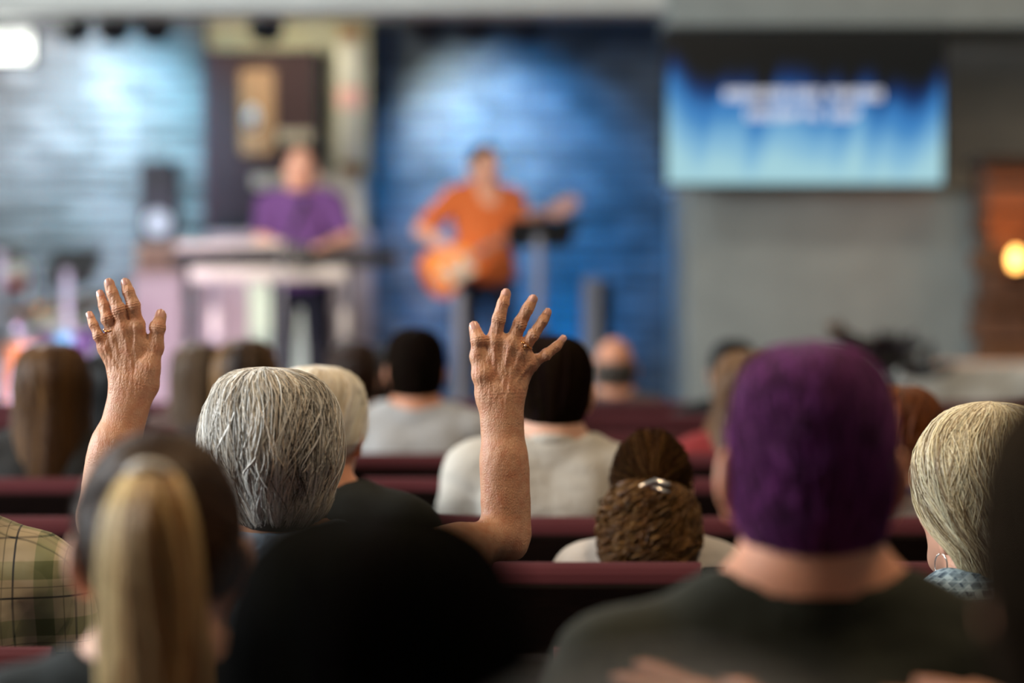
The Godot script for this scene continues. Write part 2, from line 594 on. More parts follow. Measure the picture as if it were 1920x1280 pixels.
func build_room():
	var b := Buf.new()
	struct("floor", box_between(Vector3(-6.6, -0.2, -15.5), Vector3(6.6, 0, 4.2), 0.002), M.carpet, Vector3.ZERO, "dark reddish carpet floor under the pews")
	struct("ceiling", box_between(Vector3(-6.6, 4.6, -15.5), Vector3(6.6, 4.8, 4.2), 0.002), M.ceiling, Vector3.ZERO, "pale flat ceiling over the hall")
	# left wall with three window openings
	b.box(Vector3(-6.6, 0, -15.5), Vector3(-6.4, 1.4, 4.2), 0.002)
	b.box(Vector3(-6.6, 3.6, -15.5), Vector3(-6.4, 4.6, 4.2), 0.002)
	var zs := [4.2, WIN[0] + 0.6, WIN[0] - 0.6, WIN[1] + 0.6, WIN[1] - 0.6, WIN[2] + 0.6, WIN[2] - 0.6, -15.5]
	for k in range(0, 8, 2):
		b.box(Vector3(-6.6, 1.4, zs[k + 1]), Vector3(-6.4, 3.6, zs[k]), 0.002)
	struct("wall_left", b.mesh(), M.plaster, Vector3.ZERO, "plain plaster side wall with three tall windows")
	for k in 3:
		var z: float = WIN[k]
		var f := Buf.new()
		for q in [[1.4, 1.46, -0.6, 0.6], [3.54, 3.6, -0.6, 0.6], [1.46, 3.54, -0.6, -0.54], [1.46, 3.54, 0.54, 0.6], [1.46, 3.54, -0.02, 0.02], [2.48, 2.52, -0.54, 0.54]]:
			f.box(Vector3(-6.54, q[0], z + q[2]), Vector3(-6.44, q[1], z + q[3]), 0.005)
		var w := struct("window_%d" % (k + 1), f.mesh(), M.white, Vector3.ZERO, "tall white framed window number %s along the side wall" % ["one", "two", "three"][k])
		for s in [-1, 1]:
			for t in [0, 1]:
				part("pane", box_between(Vector3(-6.492, 1.46 + t * 1.06, z + (-0.54 if s < 0 else 0.02)), Vector3(-6.486, 2.48 + t * 1.06, z + (-0.02 if s < 0 else 0.54)), 0.001), M.glass, w)
	struct("wall_right", box_between(Vector3(6.4, 0, -15.5), Vector3(6.6, 4.6, 4.2), 0.002), M.plaster, Vector3.ZERO, "plain plaster wall on the far side of the hall")
	struct("wall_rear", box_between(Vector3(-6.4, 0, 4.0), Vector3(6.4, 4.6, 4.2), 0.002), M.plaster, Vector3.ZERO, "plaster wall behind the last pews")
	struct("wall_back", box_between(Vector3(-6.4, 0, -15.5), Vector3(6.4, 4.6, -15.25), 0.002), M.olive, Vector3.ZERO, "olive grey plaster wall behind the stage")
	for p in ceiling_spots():  # front-left panel before the stage is unseen, added to brighten the header
		var t := thing("ceiling_light", "square warm ceiling light panel above the pews", "ceiling light", p, 0.0, "ceiling light panels over the pews")
		part("frame", box_between(Vector3(-0.34, 0.0, -0.34), Vector3(0.34, 0.1, 0.34), 0.01), M.white, t)
		var dm := mk(Color(0.9, 0.85, 0.75), 0.6)
		dm.emission_enabled = true
		dm.emission = Color(1.0, 0.85, 0.65)
		dm.emission_energy_multiplier = 0.6
		part("diffuser", box_between(Vector3(-0.3, -0.03, -0.3), Vector3(0.3, 0.0, 0.3), 0.01), dm, t)
	# header over the stage and the boxed-in corner on the right
	var xe := W(1290, 640, 13.4).x
	var head_y := W(600, 22, 13.2).y
	struct("trim_1", box_between(Vector3(-6.4, head_y, -13.6), Vector3(W(1252, 0, 13.2).x, 4.6, -13.2), 0.01), M.white, Vector3.ZERO, "pale plastered header beam over the stage")
	struct("trim_2", box_between(Vector3(W(1252, 0, 13.2).x, W(1400, 50, 13.2).y, -13.9), Vector3(6.4, 4.6, -13.15), 0.01), M.plaster, Vector3.ZERO, "grey plastered header above the screen")
	var yl := W(1500, 348, 13.4).y
	struct("wall_front_lower", box_between(Vector3(xe, 0, -15.25), Vector3(6.4, yl, -13.4), 0.01), M.plaster, Vector3.ZERO, "pale grey wall below the lyrics screen")
	struct("wall_front_upper", box_between(Vector3(W(1262, 200, 14.3).x, yl, -15.25), Vector3(6.4, 4.6, -14.3), 0.01), M.taupe, Vector3.ZERO, "dark taupe recessed wall behind the lyrics screen")
	# stage platform
	var st := struct("floor_stage", box_between(Vector3(-6.4, 0, -15.25), Vector3(xe, STAGE, -11.4), 0.01), M.stage_carpet, Vector3.ZERO, "low carpeted stage platform")
	part("step", box_between(Vector3(-3.0, 0, -11.4), Vector3(xe, STAGE * 0.5, -11.05), 0.01), M.stage_carpet, st)

func brick_wall(called: String, px0: float, px1: float, pytop: float, label: String, cols: int):
	var d := 15.08
	var a := W(px0, 640, d).x
	var c := W(px1, 640, d).x
	var top := W(px0, pytop, d).y
	var w := struct(called, box_between(Vector3(a, STAGE, -15.25), Vector3(c, top, -d), 0.004), M.mortar, Vector3.ZERO, label)
	var bw := (c - a) / cols
	var bh := 0.082
	var rows := int((top - STAGE) / bh)
	bh = (top - STAGE) / rows
	var shapes := []
	for k in 3:
		var b := Buf.new()
		var q := 0.012 + 0.006 * k
		b.box(Vector3(-bw / 2 + 0.006, -bh / 2 + 0.006, -0.004), Vector3(bw / 2 - 0.006, bh / 2 - 0.006, q), 0.006)
		shapes.append(b.mesh())
	var half := Buf.new()
	half.box(Vector3(-bw / 4 + 0.006, -bh / 2 + 0.006, -0.004), Vector3(bw / 4 - 0.006, bh / 2 - 0.006, 0.016), 0.006)
	var halfm := half.mesh()
	for r in rows:
		var y := STAGE + (r + 0.5) * bh
		if r % 2 == 0:
			for k in cols:
				part("brick", shapes[rng.randi() % 3], M.bricks[rng.randi() % 4], w, Vector3(a + (k + 0.5) * bw, y, -d))
		else:
			part("brick", halfm, M.bricks[rng.randi() % 4], w, Vector3(a + bw * 0.25, y, -d))
			for k in cols - 1:
				part("brick", shapes[rng.randi() % 3], M.bricks[rng.randi() % 4], w, Vector3(a + (k + 1) * bw, y, -d))
			part("brick", halfm, M.bricks[rng.randi() % 4], w, Vector3(c - bw * 0.25, y, -d))

func stage_light(at: Vector3, aim: Vector3, label: String, glow: Color):
	var t := thing("stage_light", label, "stage light", at, 0.0, "black stage lights hanging from the header")
	var dir := (aim - at).normalized()
	var bs := Basis.looking_at(dir, Vector3.UP)
	var b := Buf.new()
	var xf := Transform3D(bs * Basis(Vector3.RIGHT, -PI / 2) * Basis.from_scale(Vector3.ONE * 1.12), Vector3.ZERO)
	b.lathe([Vector2(0, -0.16), Vector2(0.05, -0.15), Vector2(0.075, -0.08), Vector2(0.085, 0.1), Vector2(0.09, 0.1), Vector2(0.09, 0.12), Vector2(0.078, 0.12), Vector2(0.076, 0.08)], 20, xf)
	part("housing", b.mesh(), M.black, t)
	var lens := Buf.new()
	lens.lathe([Vector2(0.076, 0.082), Vector2(0.05, 0.09), Vector2(0.0, 0.094)], 20, xf)
	var lm := mk(Color(0.5, 0.55, 0.6), 0.2)
	lm.emission_enabled = true
	lm.emission = glow
	lm.emission_energy_multiplier = 1.0
	part("lens", lens.mesh(), lm, t)
	var side := bs.x * 0.105
	part("yoke", tube_mesh([side, side * 1.02 + Vector3(0, 0.1, 0), Vector3(0, 0.17, 0), -side * 1.02 + Vector3(0, 0.1, 0), -side], 0.008, 8), M.black, t)
	part("clamp", box_between(Vector3(-0.025, 0.165, -0.025), Vector3(0.025, 0.24, 0.025), 0.004), M.black, t)

func build_stage():
	brick_wall("wall_brick_left", -62, 386, 30, "pale blue lit brick panel behind the keyboard", 7)
	brick_wall("wall_brick_right", 694, 1252, 26, "dark brick panel with a blue spotlight behind the guitarist", 9)
	# light bar and lamps
	for seg in [[60, 640, "left"], [760, 1060, "right"]]:
		var a := W(seg[0], 8, 13.9)
		var c := W(seg[1], 8, 13.9)
		var bar := thing("light_bar", "black pipe for stage lights above the %s brick panel" % ("keyboard side" if seg[2] == "left" else "guitarist side"), "light bar", Vector3(a.x, a.y + 0.045, a.z))
		part("pipe", tube_mesh([Vector3.ZERO, Vector3(c.x - a.x, 0, 0)], 0.02, 10), M.black, bar)
		for e in [0.1, 0.9]:
			part("hanger", tube_mesh([Vector3((c.x - a.x) * e, 0, 0), Vector3((c.x - a.x) * e, 4.6 - a.y - 0.045, 0)], 0.012, 8), M.black, bar)
	for q in [[140, "leftmost of the small black stage lights on the left bar"], [215, "middle black stage light on the left bar, over the pale blue brick"], [290, "black stage light on the left bar, nearest the maroon panel"],
			[800, "black stage light on the right bar, nearest the white post"], [500, "added black stage light over the maroon panel, brightening the olive wall"], [890, "middle black stage light on the right bar above the guitarist"], [985, "black stage light on the right bar, nearest the screen"]]:  # the one over the maroon panel is an added fixture
		var p := W(q[0], 30, 13.9)
		stage_light(p, W(q[0] + (30 if q[0] > 500 else 0), 260, 15.08), q[1], Color(0.3, 0.6, 1.0))
	for k in 2:
		var lamp := thing("floor_light", ["low black floor lamp washing the lilac wall at the stage's left front", "added unseen floor lamp tinting the dark brick behind the guitarist blue"][k], "floor light", Vector3(FLOOR_LAMPS[k].x, STAGE, FLOOR_LAMPS[k].z))
		var hb := Buf.new()
		hb.lathe([Vector2(0, -0.12), Vector2(0.05, -0.11), Vector2(0.07, 0.02), Vector2(0.076, 0.02), Vector2(0.076, 0.035), Vector2(0.066, 0.035), Vector2(0.064, 0.0)], 18, Transform3D(Basis(Vector3.RIGHT, -1.2), Vector3(0, 0.13, 0)))
		part("housing", hb.mesh(), M.black, lamp)
		var lens := Buf.new()
		lens.lathe([Vector2(0.066, 0.012), Vector2(0.0, 0.022)], 18, Transform3D(Basis(Vector3.RIGHT, -1.2), Vector3(0, 0.13, 0)))
		var gm := mk(Color(0.6, 0.6, 0.65), 0.3)
		gm.emission_enabled = true
		gm.emission = [Color(1.0, 0.86, 0.97), Color(0.06, 0.42, 0.85)][k]
		part("lens", lens.mesh(), gm, lamp)
		part("foot", box_between(Vector3(-0.09, 0, -0.06), Vector3(0.09, 0.05, 0.08), 0.008), M.black, lamp)
	# bright flood lamp at the left edge
	var fl := thing("flood_lamp", "bright white flood lamp glowing at the stage's left edge", "flood lamp", W(14, 86, 14.0))
	part("housing", box_between(Vector3(-0.15, -0.1, -0.16), Vector3(0.15, 0.1, -0.01), 0.01), M.black, fl)
	var em := mk(Color(0.95, 0.95, 0.92), 0.5)
	em.emission_enabled = true
	em.emission = Color(0.98, 1.0, 0.96)
	em.emission_energy_multiplier = 1.4
	part("lamp_face", box_between(Vector3(-0.14, -0.09, -0.012), Vector3(0.14, 0.09, 0.0), 0.005), em, fl)
	part("bracket", tube_mesh([Vector3(0, 0.1, -0.08), Vector3(0, 4.6 - fl.position.y, -0.08)], 0.014, 8), M.black, fl)
	var al = area("flood_lamp_light", fl.position + Vector3(0, 0, 0.02), fl.position + Vector3(0.25, -0.6, 1.0), Vector2(0.28, 0.18), Color(0.97, 1.0, 0.97), 1.2)
	al.area_normalize_energy = true
	# maroon panel with the wooden plaque
	var mp := thing("wall_panel", "tall dark maroon panel behind the keyboard player", "wall panel", Vector3(W(489, 640, 15.0).x, STAGE, -15.25))
	var a0 := W(389, 436, 15.0)
	var a1 := W(592, 94, 15.0)
	part("board", box_between(Vector3(a0.x, STAGE, -15.25) - mp.position, Vector3(a1.x, a1.y, -15.0) - mp.position, 0.01), M.maroon, mp)
	part("edge_strip", box_between(Vector3(a0.x - 0.012, STAGE, -15.25) - mp.position, Vector3(a0.x + 0.02, a1.y + 0.012, -14.985) - mp.position, 0.006), mk(Color(0.24, 0.12, 0.16), 0.7), mp)
	part("edge_strip", box_between(Vector3(a1.x - 0.02, STAGE, -15.25) - mp.position, Vector3(a1.x + 0.012, a1.y + 0.012, -14.985) - mp.position, 0.006), mk(Color(0.10, 0.07, 0.07), 0.7), mp)
	var pl := thing("wall_plaque", "narrow tan wooden plaque with a pale oval, on the maroon panel", "plaque", W(483, 210, 14.985))
	var pr := PackedVector2Array()
	var hw := 0.107
	var hh := 0.265
	for k in 24:
		var an := TAU * k / 24.0
		pr.append(Vector2(signf(cos(an)) * (hw - 0.035) + cos(an) * 0.035, signf(sin(an)) * (hh - 0.035) + sin(an) * 0.035))
	var pb := Buf.new()
	pb.extrude(pr, Vector3.ZERO, Vector3.RIGHT, Vector3.UP, Vector3(0, 0, 0.03))
	part("board", pb.mesh(), M.tan_wood, pl)
	part("oval", ball(Vector3(0.045, 0.075, 0.012), Vector3(-0.03, -0.04, 0.032)), mk(Color(0.80, 0.82, 0.88), 0.4), pl)
	# low ledge wall
	struct("wall_ledge", wbox(388, 434, 698, 836, 14.72, 0.2, 0.01), M.lilac, Vector3.ZERO, "low plastered ledge wall behind the keyboard player")
	# grey shelves either side of the player's head
	for s in [[472, 690, 326, 352, "long cream shelf board behind the keyboard player's head"], [522, 586, 244, 268, "short grey shelf block above the keyboard player's head"]]:
		var sh := thing("wall_shelf", s[4], "shelf", Vector3(W((s[0] + s[1]) * 0.5, s[3], 14.85).x, W(0, s[3], 14.85).y, -15.0))
		var x0 := W(s[0], s[2], 14.85)
		var x1 := W(s[1], s[3], 14.85)
		part("board", box_between(Vector3(x0.x, x1.y, -15.02) - sh.position, Vector3(x1.x, x0.y, -14.85) - sh.position, 0.006), mk(Color(0.62, 0.58, 0.52), 0.8), sh)
		part("bracket", box_between(Vector3(-0.02, -0.03, -0.0), Vector3(0.02, 0.0, 0.1), 0.003), M.maroon, sh)
	# tall pale post
	var base := W(655, 434, 14.62)
	var post := thing("stage_post", "tall cream post with a brown cap and a pink band", "post", Vector3(base.x, base.y, -14.62 - 0.2))
	var tall := W(655, 48, 14.75).y - base.y
	var segs := [[0.0, 0.30, 0.088, "plinth", M.cream], [0.30, 0.335, 0.075, "collar", M.tan_wood], [0.335, 0.60, 0.080, "shaft", M.cream], [0.60, 0.70, 0.082, "pink_band", M.pinkish], [0.70, 0.93, 0.080, "shaft", M.cream], [0.93, 1.0, 0.075, "cap", M.tan_wood]]
	for s in segs:
		var b := Buf.new()
		b.box(Vector3(-s[2], s[0] * tall, -s[2]), Vector3(s[2], s[1] * tall, s[2]), 0.02)
		part(s[3], b.mesh(), s[4], post)
	part("rosette", ball(Vector3(0.045, 0.06, 0.03), Vector3(0.03, 0.29 * tall, 0.09)), M.gold, post)
	build_screen()
	build_stage_gear()
	build_pier()

func screen_image() -> ImageTexture:
	var w := 512
	var h := 288
	var im := Image.create(w, h, false, Image.FORMAT_RGB8)
	var n := FastNoiseLite.new()
	n.seed = 11
	n.frequency = 1.0
	n.fractal_octaves = 2
	for y in h:
		var v := y / float(h)
		for x in w:
			var u := x / float(w)
			var ray := n.get_noise_2d(u * 7.0 + v * 0.6, 3.0) * 0.14 + n.get_noise_2d(u * 15.0 + v, v * 0.8) * 0.05
			var edge := 0.10 * (smoothstep(0.12, 0.0, u) + smoothstep(0.86, 1.0, u))
			var t := clampf((v + ray + edge - 0.23) / 0.70, 0.0, 1.0)
			var c := Color(0.01, 0.03, 0.04)
			c = c.lerp(Color(0.0, 0.16, 0.38), smoothstep(0.0, 0.24, t))
			c = c.lerp(Color(0.22, 0.50, 0.76), smoothstep(0.16, 0.42, t))
			c = c.lerp(Color(0.50, 0.72, 0.86), smoothstep(0.42, 0.75, t))
			c = c.lerp(Color(0.66, 0.84, 0.88), smoothstep(0.7, 1.0, t))
			im.set_pixel(x, y, c)
	# two lines of blurred white lettering: strokes only, as in the photograph
	var r2 := RandomNumberGenerator.new()
	r2.seed = 3
	var white := Color(0.93, 0.93, 0.97)
	for line in [[[[0.208, 0.43], [0.455, 0.565], [0.585, 0.775]], 0.375], [[[0.288, 0.475], [0.497, 0.545], [0.588, 0.70]], 0.505]]:
		var yc: int = int(line[1] * h)
		for word in line[0]:
			var x: int = int(word[0] * w)
			while x < int(word[1] * w) - 4:
				var lw: int = 11 + r2.randi() % 4
				var up: int = 20
				im.fill_rect(Rect2i(x, yc, 5, up), white)
				match r2.randi() % 4:
					0: im.fill_rect(Rect2i(x, yc, lw, 5), white); im.fill_rect(Rect2i(x, yc + 8, lw - 2, 4), white); im.fill_rect(Rect2i(x, yc + up - 5, lw, 5), white)
					1: im.fill_rect(Rect2i(x, yc, lw, 5), white); im.fill_rect(Rect2i(x + lw - 5, yc, 5, up), white); im.fill_rect(Rect2i(x, yc + up - 5, lw, 5), white)
					2: im.fill_rect(Rect2i(x, yc + 7, lw, 5), white); im.fill_rect(Rect2i(x + lw - 5, yc, 5, up), white)
					3: im.fill_rect(Rect2i(x, yc, lw, 5), white); im.fill_rect(Rect2i(x, yc + 8, lw, 5), white); im.fill_rect(Rect2i(x + lw - 5, yc, 5, 12), white)
				x += lw + 2
	return ImageTexture.create_from_image(im)

func build_screen():
	var d := 13.1
	var a := W(1243, 352, d)
	var b := W(1776, 54, d)
	var t := thing("wall_screen", "large lit lyrics screen showing blue light rays and white words", "screen", Vector3((a.x + b.x) * 0.5, a.y, -d))
	var w := b.x - a.x
	var h := b.y - a.y
	part("housing", box_between(Vector3(-w / 2, 0, -0.07), Vector3(w / 2, h, 0), 0.006), M.black, t)
	part("mount", box_between(Vector3(-0.2, h * 0.3, -1.2), Vector3(0.2, h * 0.7, -0.07), 0.01), M.black, t)
	var f := Buf.new()
	f.with_uv = true
	var m := 0.022
	f.quad(Vector3(-w / 2 + m, h - m, 0.002), Vector3(w / 2 - m, h - m, 0.002), Vector3(w / 2 - m, m, 0.002), Vector3(-w / 2 + m, m, 0.002))
	var dm := mk(Color(0.01, 0.01, 0.012), 0.35)
	dm.emission_enabled = true
	dm.emission = Color(1, 1, 1)
	dm.emission_texture = screen_image()
	dm.emission_operator = BaseMaterial3D.EMISSION_OP_MULTIPLY
	dm.emission_energy_multiplier = 0.95
	part("display", f.mesh(), dm, t)
	area("screen_light", t.position + Vector3(0, h * 0.4, 0.03), t.position + Vector3(0, h * 0.4, 2), Vector2(w * 0.95, h * 0.7), Color(0.45, 0.75, 1.0), 0.5)

func music_stand(px: float, top: float, bot: float, wid_top: float, wid_bot: float, d: float, skew: float, label: String, pole_r := 0.011):
	var p := W(px, bot, d)
	var t := thing("music_stand", label, "music stand", Vector3(p.x, STAGE if d > 11.4 else 0.0, p.z))
	var y1 := p.y - t.position.y
	var y2 := W(px, top, d).y - t.position.y
	var k := d / FPX
	var lean := 0.16
	var pr: Array[Vector3] = [Vector3(-wid_bot * k / 2, y1, 0.05), Vector3(wid_bot * k / 2, y1, 0.05), Vector3(wid_top * k / 2 + skew * k, y2, 0.05 - lean), Vector3(-wid_top * k / 2 + skew * k, y2, 0.05 - lean)]
	var nn := (pr[1] - pr[0]).cross(pr[3] - pr[0]).normalized() * 0.012
	var b := Buf.new()
	b.quad(pr[3] + nn, pr[2] + nn, pr[1] + nn, pr[0] + nn)
	b.quad(pr[0], pr[1], pr[2], pr[3])
	for q in 4:
		b.quad(pr[q], pr[(q + 1) % 4], pr[(q + 1) % 4] + nn, pr[q] + nn)
	part("desk", b.mesh(), M.black, t)
	part("lip", box_between(Vector3(-wid_bot * k / 2, y1 - 0.012, 0.05 - 0.06), Vector3(wid_bot * k / 2, y1, 0.065), 0.004), M.black, t)
	part("pole", tube_mesh([Vector3(0, 0.1, 0.07), Vector3(0, y1 + 0.06, 0.07)], pole_r, 12), M.satin, t)
	part("clutch", tube_mesh([Vector3(0, y1 * 0.55, 0.07), Vector3(0, y1 * 0.55 + 0.07, 0.07)], pole_r * 1.5, 12), M.black, t)
	for q in 3:
		var an := TAU * q / 3.0 + 0.5
		part("leg", tube_mesh([Vector3(0, 0.16, 0.07), Vector3(cos(an) * 0.24, 0.012, 0.07 + sin(an) * 0.24)], 0.009, 8), M.satin, t)

func mic_stand(px: float, top: float, d: float, label: String, r: float, boom: Vector3):
	var p := W(px, top, d)
	var t := thing("microphone_stand", label, "microphone stand", Vector3(p.x, STAGE, p.z))
	var y := p.y - STAGE
	part("pole", tube_mesh([Vector3(0, 0.06, 0), Vector3(0, y, 0)], r, 12), M.satin, t)
	var b := Buf.new()
	b.lathe([Vector2(0, 0), Vector2(0.14, 0), Vector2(0.14, 0.015), Vector2(0.05, 0.04), Vector2(0.03, 0.09), Vector2(0, 0.09)], 24)
	part("base", b.mesh(), M.black, t)
	if boom != Vector3.ZERO:
		part("boom", tube_mesh([Vector3(0, y - 0.02, 0) - boom * 0.2, Vector3(0, y - 0.02, 0) + boom], 0.009, 8), M.black, t)
		var m := Buf.new()
		var dir := boom.normalized()
		var s := Vector3(0, y - 0.02, 0) + boom
		m.tube([s, s + dir * 0.13, s + dir * 0.14], [0.012, 0.018, 0.021], 12)
		part("microphone", m.mesh(), M.black, t)
		part("grille", ball(Vector3(0.027, 0.027, 0.027), s + dir * 0.16), mk(Color(0.12, 0.12, 0.13), 0.5, 0.6), t)

func drum(px: float, py: float, d: float, r: float, depth: float, shell: Material, label: String, tip: float, legs := true):
	var p := W(px, py, d)
	var t := thing("drum", label, "drum", Vector3(p.x, STAGE, p.z))
	var y := p.y - STAGE
	var xf := Transform3D(Basis(Vector3.RIGHT, tip), Vector3(0, y, 0))
	var b := Buf.new()
	b.lathe([Vector2(r, -depth), Vector2(r * 1.02, -depth * 0.5), Vector2(r, 0)], 28, xf)
	part("shell", b.mesh(), shell, t)
	var hd := Buf.new()
	hd.lathe([Vector2(0, -depth), Vector2(r, -depth)], 28, xf)
	hd.lathe([Vector2(r, 0.0), Vector2(r * 0.9, 0.004), Vector2(0, 0.004)], 28, xf)
	part("drum_head", hd.mesh(), M.cream, t)
	for yy in [0.0, -depth]:
		var ho := Buf.new()
		ho.lathe([Vector2(r + 0.002, yy - 0.014), Vector2(r + 0.014, yy - 0.012), Vector2(r + 0.014, yy + 0.012), Vector2(r + 0.002, yy + 0.014)], 28, xf)
		part("hoop", ho.mesh(), M.chrome, t)
	for k in 6:
		var an := TAU * k / 6.0
		part("lug", tube_mesh([xf * Vector3(cos(an) * (r + 0.012), -depth * 0.85, sin(an) * (r + 0.012)), xf * Vector3(cos(an) * (r + 0.012), -depth * 0.1, sin(an) * (r + 0.012))], 0.006, 6), M.chrome, t)
	if legs:
		for k in 3:
			var an := TAU * k / 3.0 + 0.4
			part("leg", tube_mesh([xf * Vector3(cos(an) * r, -depth * 0.6, sin(an) * r), Vector3(cos(an) * (r + 0.12), 0.01, sin(an) * (r + 0.12))], 0.01, 8), M.chrome, t)

func cymbal(px: float, py: float, d: float, label: String, mat: Material):
	var p := W(px, py, d)
	var t := thing("cymbal", label, "cymbal", Vector3(p.x, STAGE, p.z))
	var y := p.y - STAGE
	var b := Buf.new()
	var xf := Transform3D(Basis(Vector3(1, 0, 0.4).normalized(), 0.25), Vector3(0, y, 0))
	b.lathe([Vector2(0.19, -0.008), Vector2(0.06, 0.004), Vector2(0.045, 0.022), Vector2(0.0, 0.028)], 28, xf)
	b.lathe([Vector2(0.0, 0.026), Vector2(0.043, 0.020), Vector2(0.06, 0.002), Vector2(0.19, -0.010)], 28, xf)
	part("plate", b.mesh(), mat, t)
	part("pole", tube_mesh([Vector3(0, 0.1, 0), Vector3(0, y + 0.04, 0)], 0.012, 8), M.chrome, t)
	for k in 3:
		var an := TAU * k / 3.0
		part("leg", tube_mesh([Vector3(0, 0.3, 0), Vector3(cos(an) * 0.25, 0.01, sin(an) * 0.25)], 0.01, 8), M.chrome, t)

func build_stage_gear():
	# loudspeaker on a beige amplifier on a plinth
	var a := W(255, 512, 14.2)
	var b := W(336, 458, 14.2)
	var pln := thing("plinth", "pale plinth under the beige amplifier", "plinth", Vector3((a.x + b.x) / 2, STAGE, -14.2))
	part("body", box_between(Vector3(a.x - pln.position.x - 0.02, 0, -0.3), Vector3(b.x - pln.position.x + 0.02, a.y - STAGE - 0.02, 0.02), 0.01), M.lilac, pln)
	part("plinth_top", box_between(Vector3(a.x - pln.position.x - 0.035, a.y - STAGE - 0.02, -0.31), Vector3(b.x - pln.position.x + 0.035, a.y - STAGE, 0.035), 0.006), M.lilac, pln)
	var amp := thing("amplifier", "beige amplifier box under the dark loudspeaker", "amplifier", Vector3((a.x + b.x) / 2, a.y, -14.2))
	var aw := (b.x - a.x) / 2
	part("cabinet", box_between(Vector3(-aw, 0, -0.25), Vector3(aw, b.y - a.y, 0), 0.01), M.beige, amp)
	part("grille", box_between(Vector3(-aw + 0.02, 0.02, 0), Vector3(aw - 0.02, b.y - a.y - 0.05, 0.008), 0.003), mk(Color(0.42, 0.34, 0.28), 0.9), amp)
	for k in 4:
		part("knob", ball(Vector3(0.009, 0.009, 0.012), Vector3(-aw + 0.05 + k * 0.05, b.y - a.y - 0.025, 0.004), 10), M.black, amp)
	var s0 := W(262, 458, 14.2)
	var s1 := W(327, 303, 14.2)
	var sp := thing("loudspeaker", "tall dark blue grey loudspeaker with one pale round cone", "loudspeaker", Vector3((s0.x + s1.x) / 2, s0.y, -14.2))
	var sw := (s1.x - s0.x) / 2
	var shh := s1.y - s0.y
	part("cabinet", box_between(Vector3(-sw, 0, -0.24), Vector3(sw, shh, -0.02), 0.012), mk(Color(0.16, 0.18, 0.21), 0.6), sp)
	var cy := W(293, 418, 14.2).y - s0.y
	var fw := Transform3D(Basis(Vector3.RIGHT, PI / 2), Vector3(0, cy, -0.02))
	var cone := Buf.new()
	cone.lathe([Vector2(0.0, 0.018), Vector2(0.02, 0.014), Vector2(0.028, 0.004), Vector2(0.066, 0.02), Vector2(0.078, 0.014), Vector2(0.082, 0.0)], 24, fw)
	part("woofer", cone.mesh(), mk(Color(0.72, 0.80, 0.82), 0.5), sp)
	var hn := Buf.new()
	hn.box(Vector3(-0.07, shh - 0.16, -0.025), Vector3(0.07, shh - 0.04, -0.012), 0.01)
	part("horn", hn.mesh(), mk(Color(0.10, 0.12, 0.14), 0.4), sp)
	# keyboard, table
	var t0 := W(355, 528, 13.0)
	var t1 := W(652, 500, 13.0)
	var tb := thing("table", "white topped folding table under the keyboard", "table", Vector3((t0.x + t1.x) / 2, STAGE, -13.2))
	var tw := (t1.x - t0.x) / 2
	var ty := t1.y - STAGE
	part("tabletop", box_between(Vector3(-tw, ty - 0.08, -0.22), Vector3(tw, ty, 0.2), 0.012), M.paper, tb)
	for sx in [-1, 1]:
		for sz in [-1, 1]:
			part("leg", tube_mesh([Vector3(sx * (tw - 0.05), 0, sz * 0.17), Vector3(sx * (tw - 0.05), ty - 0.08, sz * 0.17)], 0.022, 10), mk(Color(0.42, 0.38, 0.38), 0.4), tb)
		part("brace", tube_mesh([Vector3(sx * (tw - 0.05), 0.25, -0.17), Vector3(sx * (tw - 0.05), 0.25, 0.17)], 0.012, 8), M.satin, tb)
		var q := W(405 if sx < 0 else 648, 632, 12.95)  # made-up white tubes on rods stand in for bright blurred bars
		part("bright_bar", tube_mesh([Vector3(q.x, q.y - STAGE, -12.95) - Vector3(tb.position.x, 0, tb.position.z), Vector3(q.x, q.y + 0.15 - STAGE, -12.95) - Vector3(tb.position.x, 0, tb.position.z)], 0.03, 12), M.paper, tb)
		part("bar_rod", tube_mesh([Vector3(q.x - tb.position.x, 0, -12.95 - tb.position.z), Vector3(q.x - tb.position.x, ty - 0.05, -12.95 - tb.position.z)], 0.008, 8), M.satin, tb)
	var k0 := W(318, 499, 13.05)
	var k1 := W(742, 470, 13.05)
	var kb := thing("keyboard", "long black electronic keyboard lying on the white table", "keyboard", Vector3((k0.x + k1.x) / 2, t1.y, -13.2))
	var kw := (k1.x - k0.x) / 2
	var kh := 0.075
	part("case", box_between(Vector3(-kw, 0, -0.16), Vector3(kw, kh, 0.16), 0.012), M.black, kb)
	part("control_panel", box_between(Vector3(-kw + 0.02, kh, -0.01), Vector3(kw - 0.02, kh + 0.012, 0.15), 0.005), mk(Color(0.08, 0.08, 0.09), 0.5), kb)
	var nk := 44
	for k in nk:
		var x := -kw + 0.04 + (2 * kw - 0.08) * k / nk
		part("white_key", box_between(Vector3(x, kh - 0.01, -0.155), Vector3(x + (2 * kw - 0.08) / nk - 0.002, kh + 0.012, -0.015), 0.002), M.paper, kb)
		if k % 7 in [0, 1, 3, 4, 5]:
			part("black_key", box_between(Vector3(x + 0.02, kh + 0.008, -0.10), Vector3(x + 0.034, kh + 0.022, -0.015), 0.002), M.black_gloss, kb)
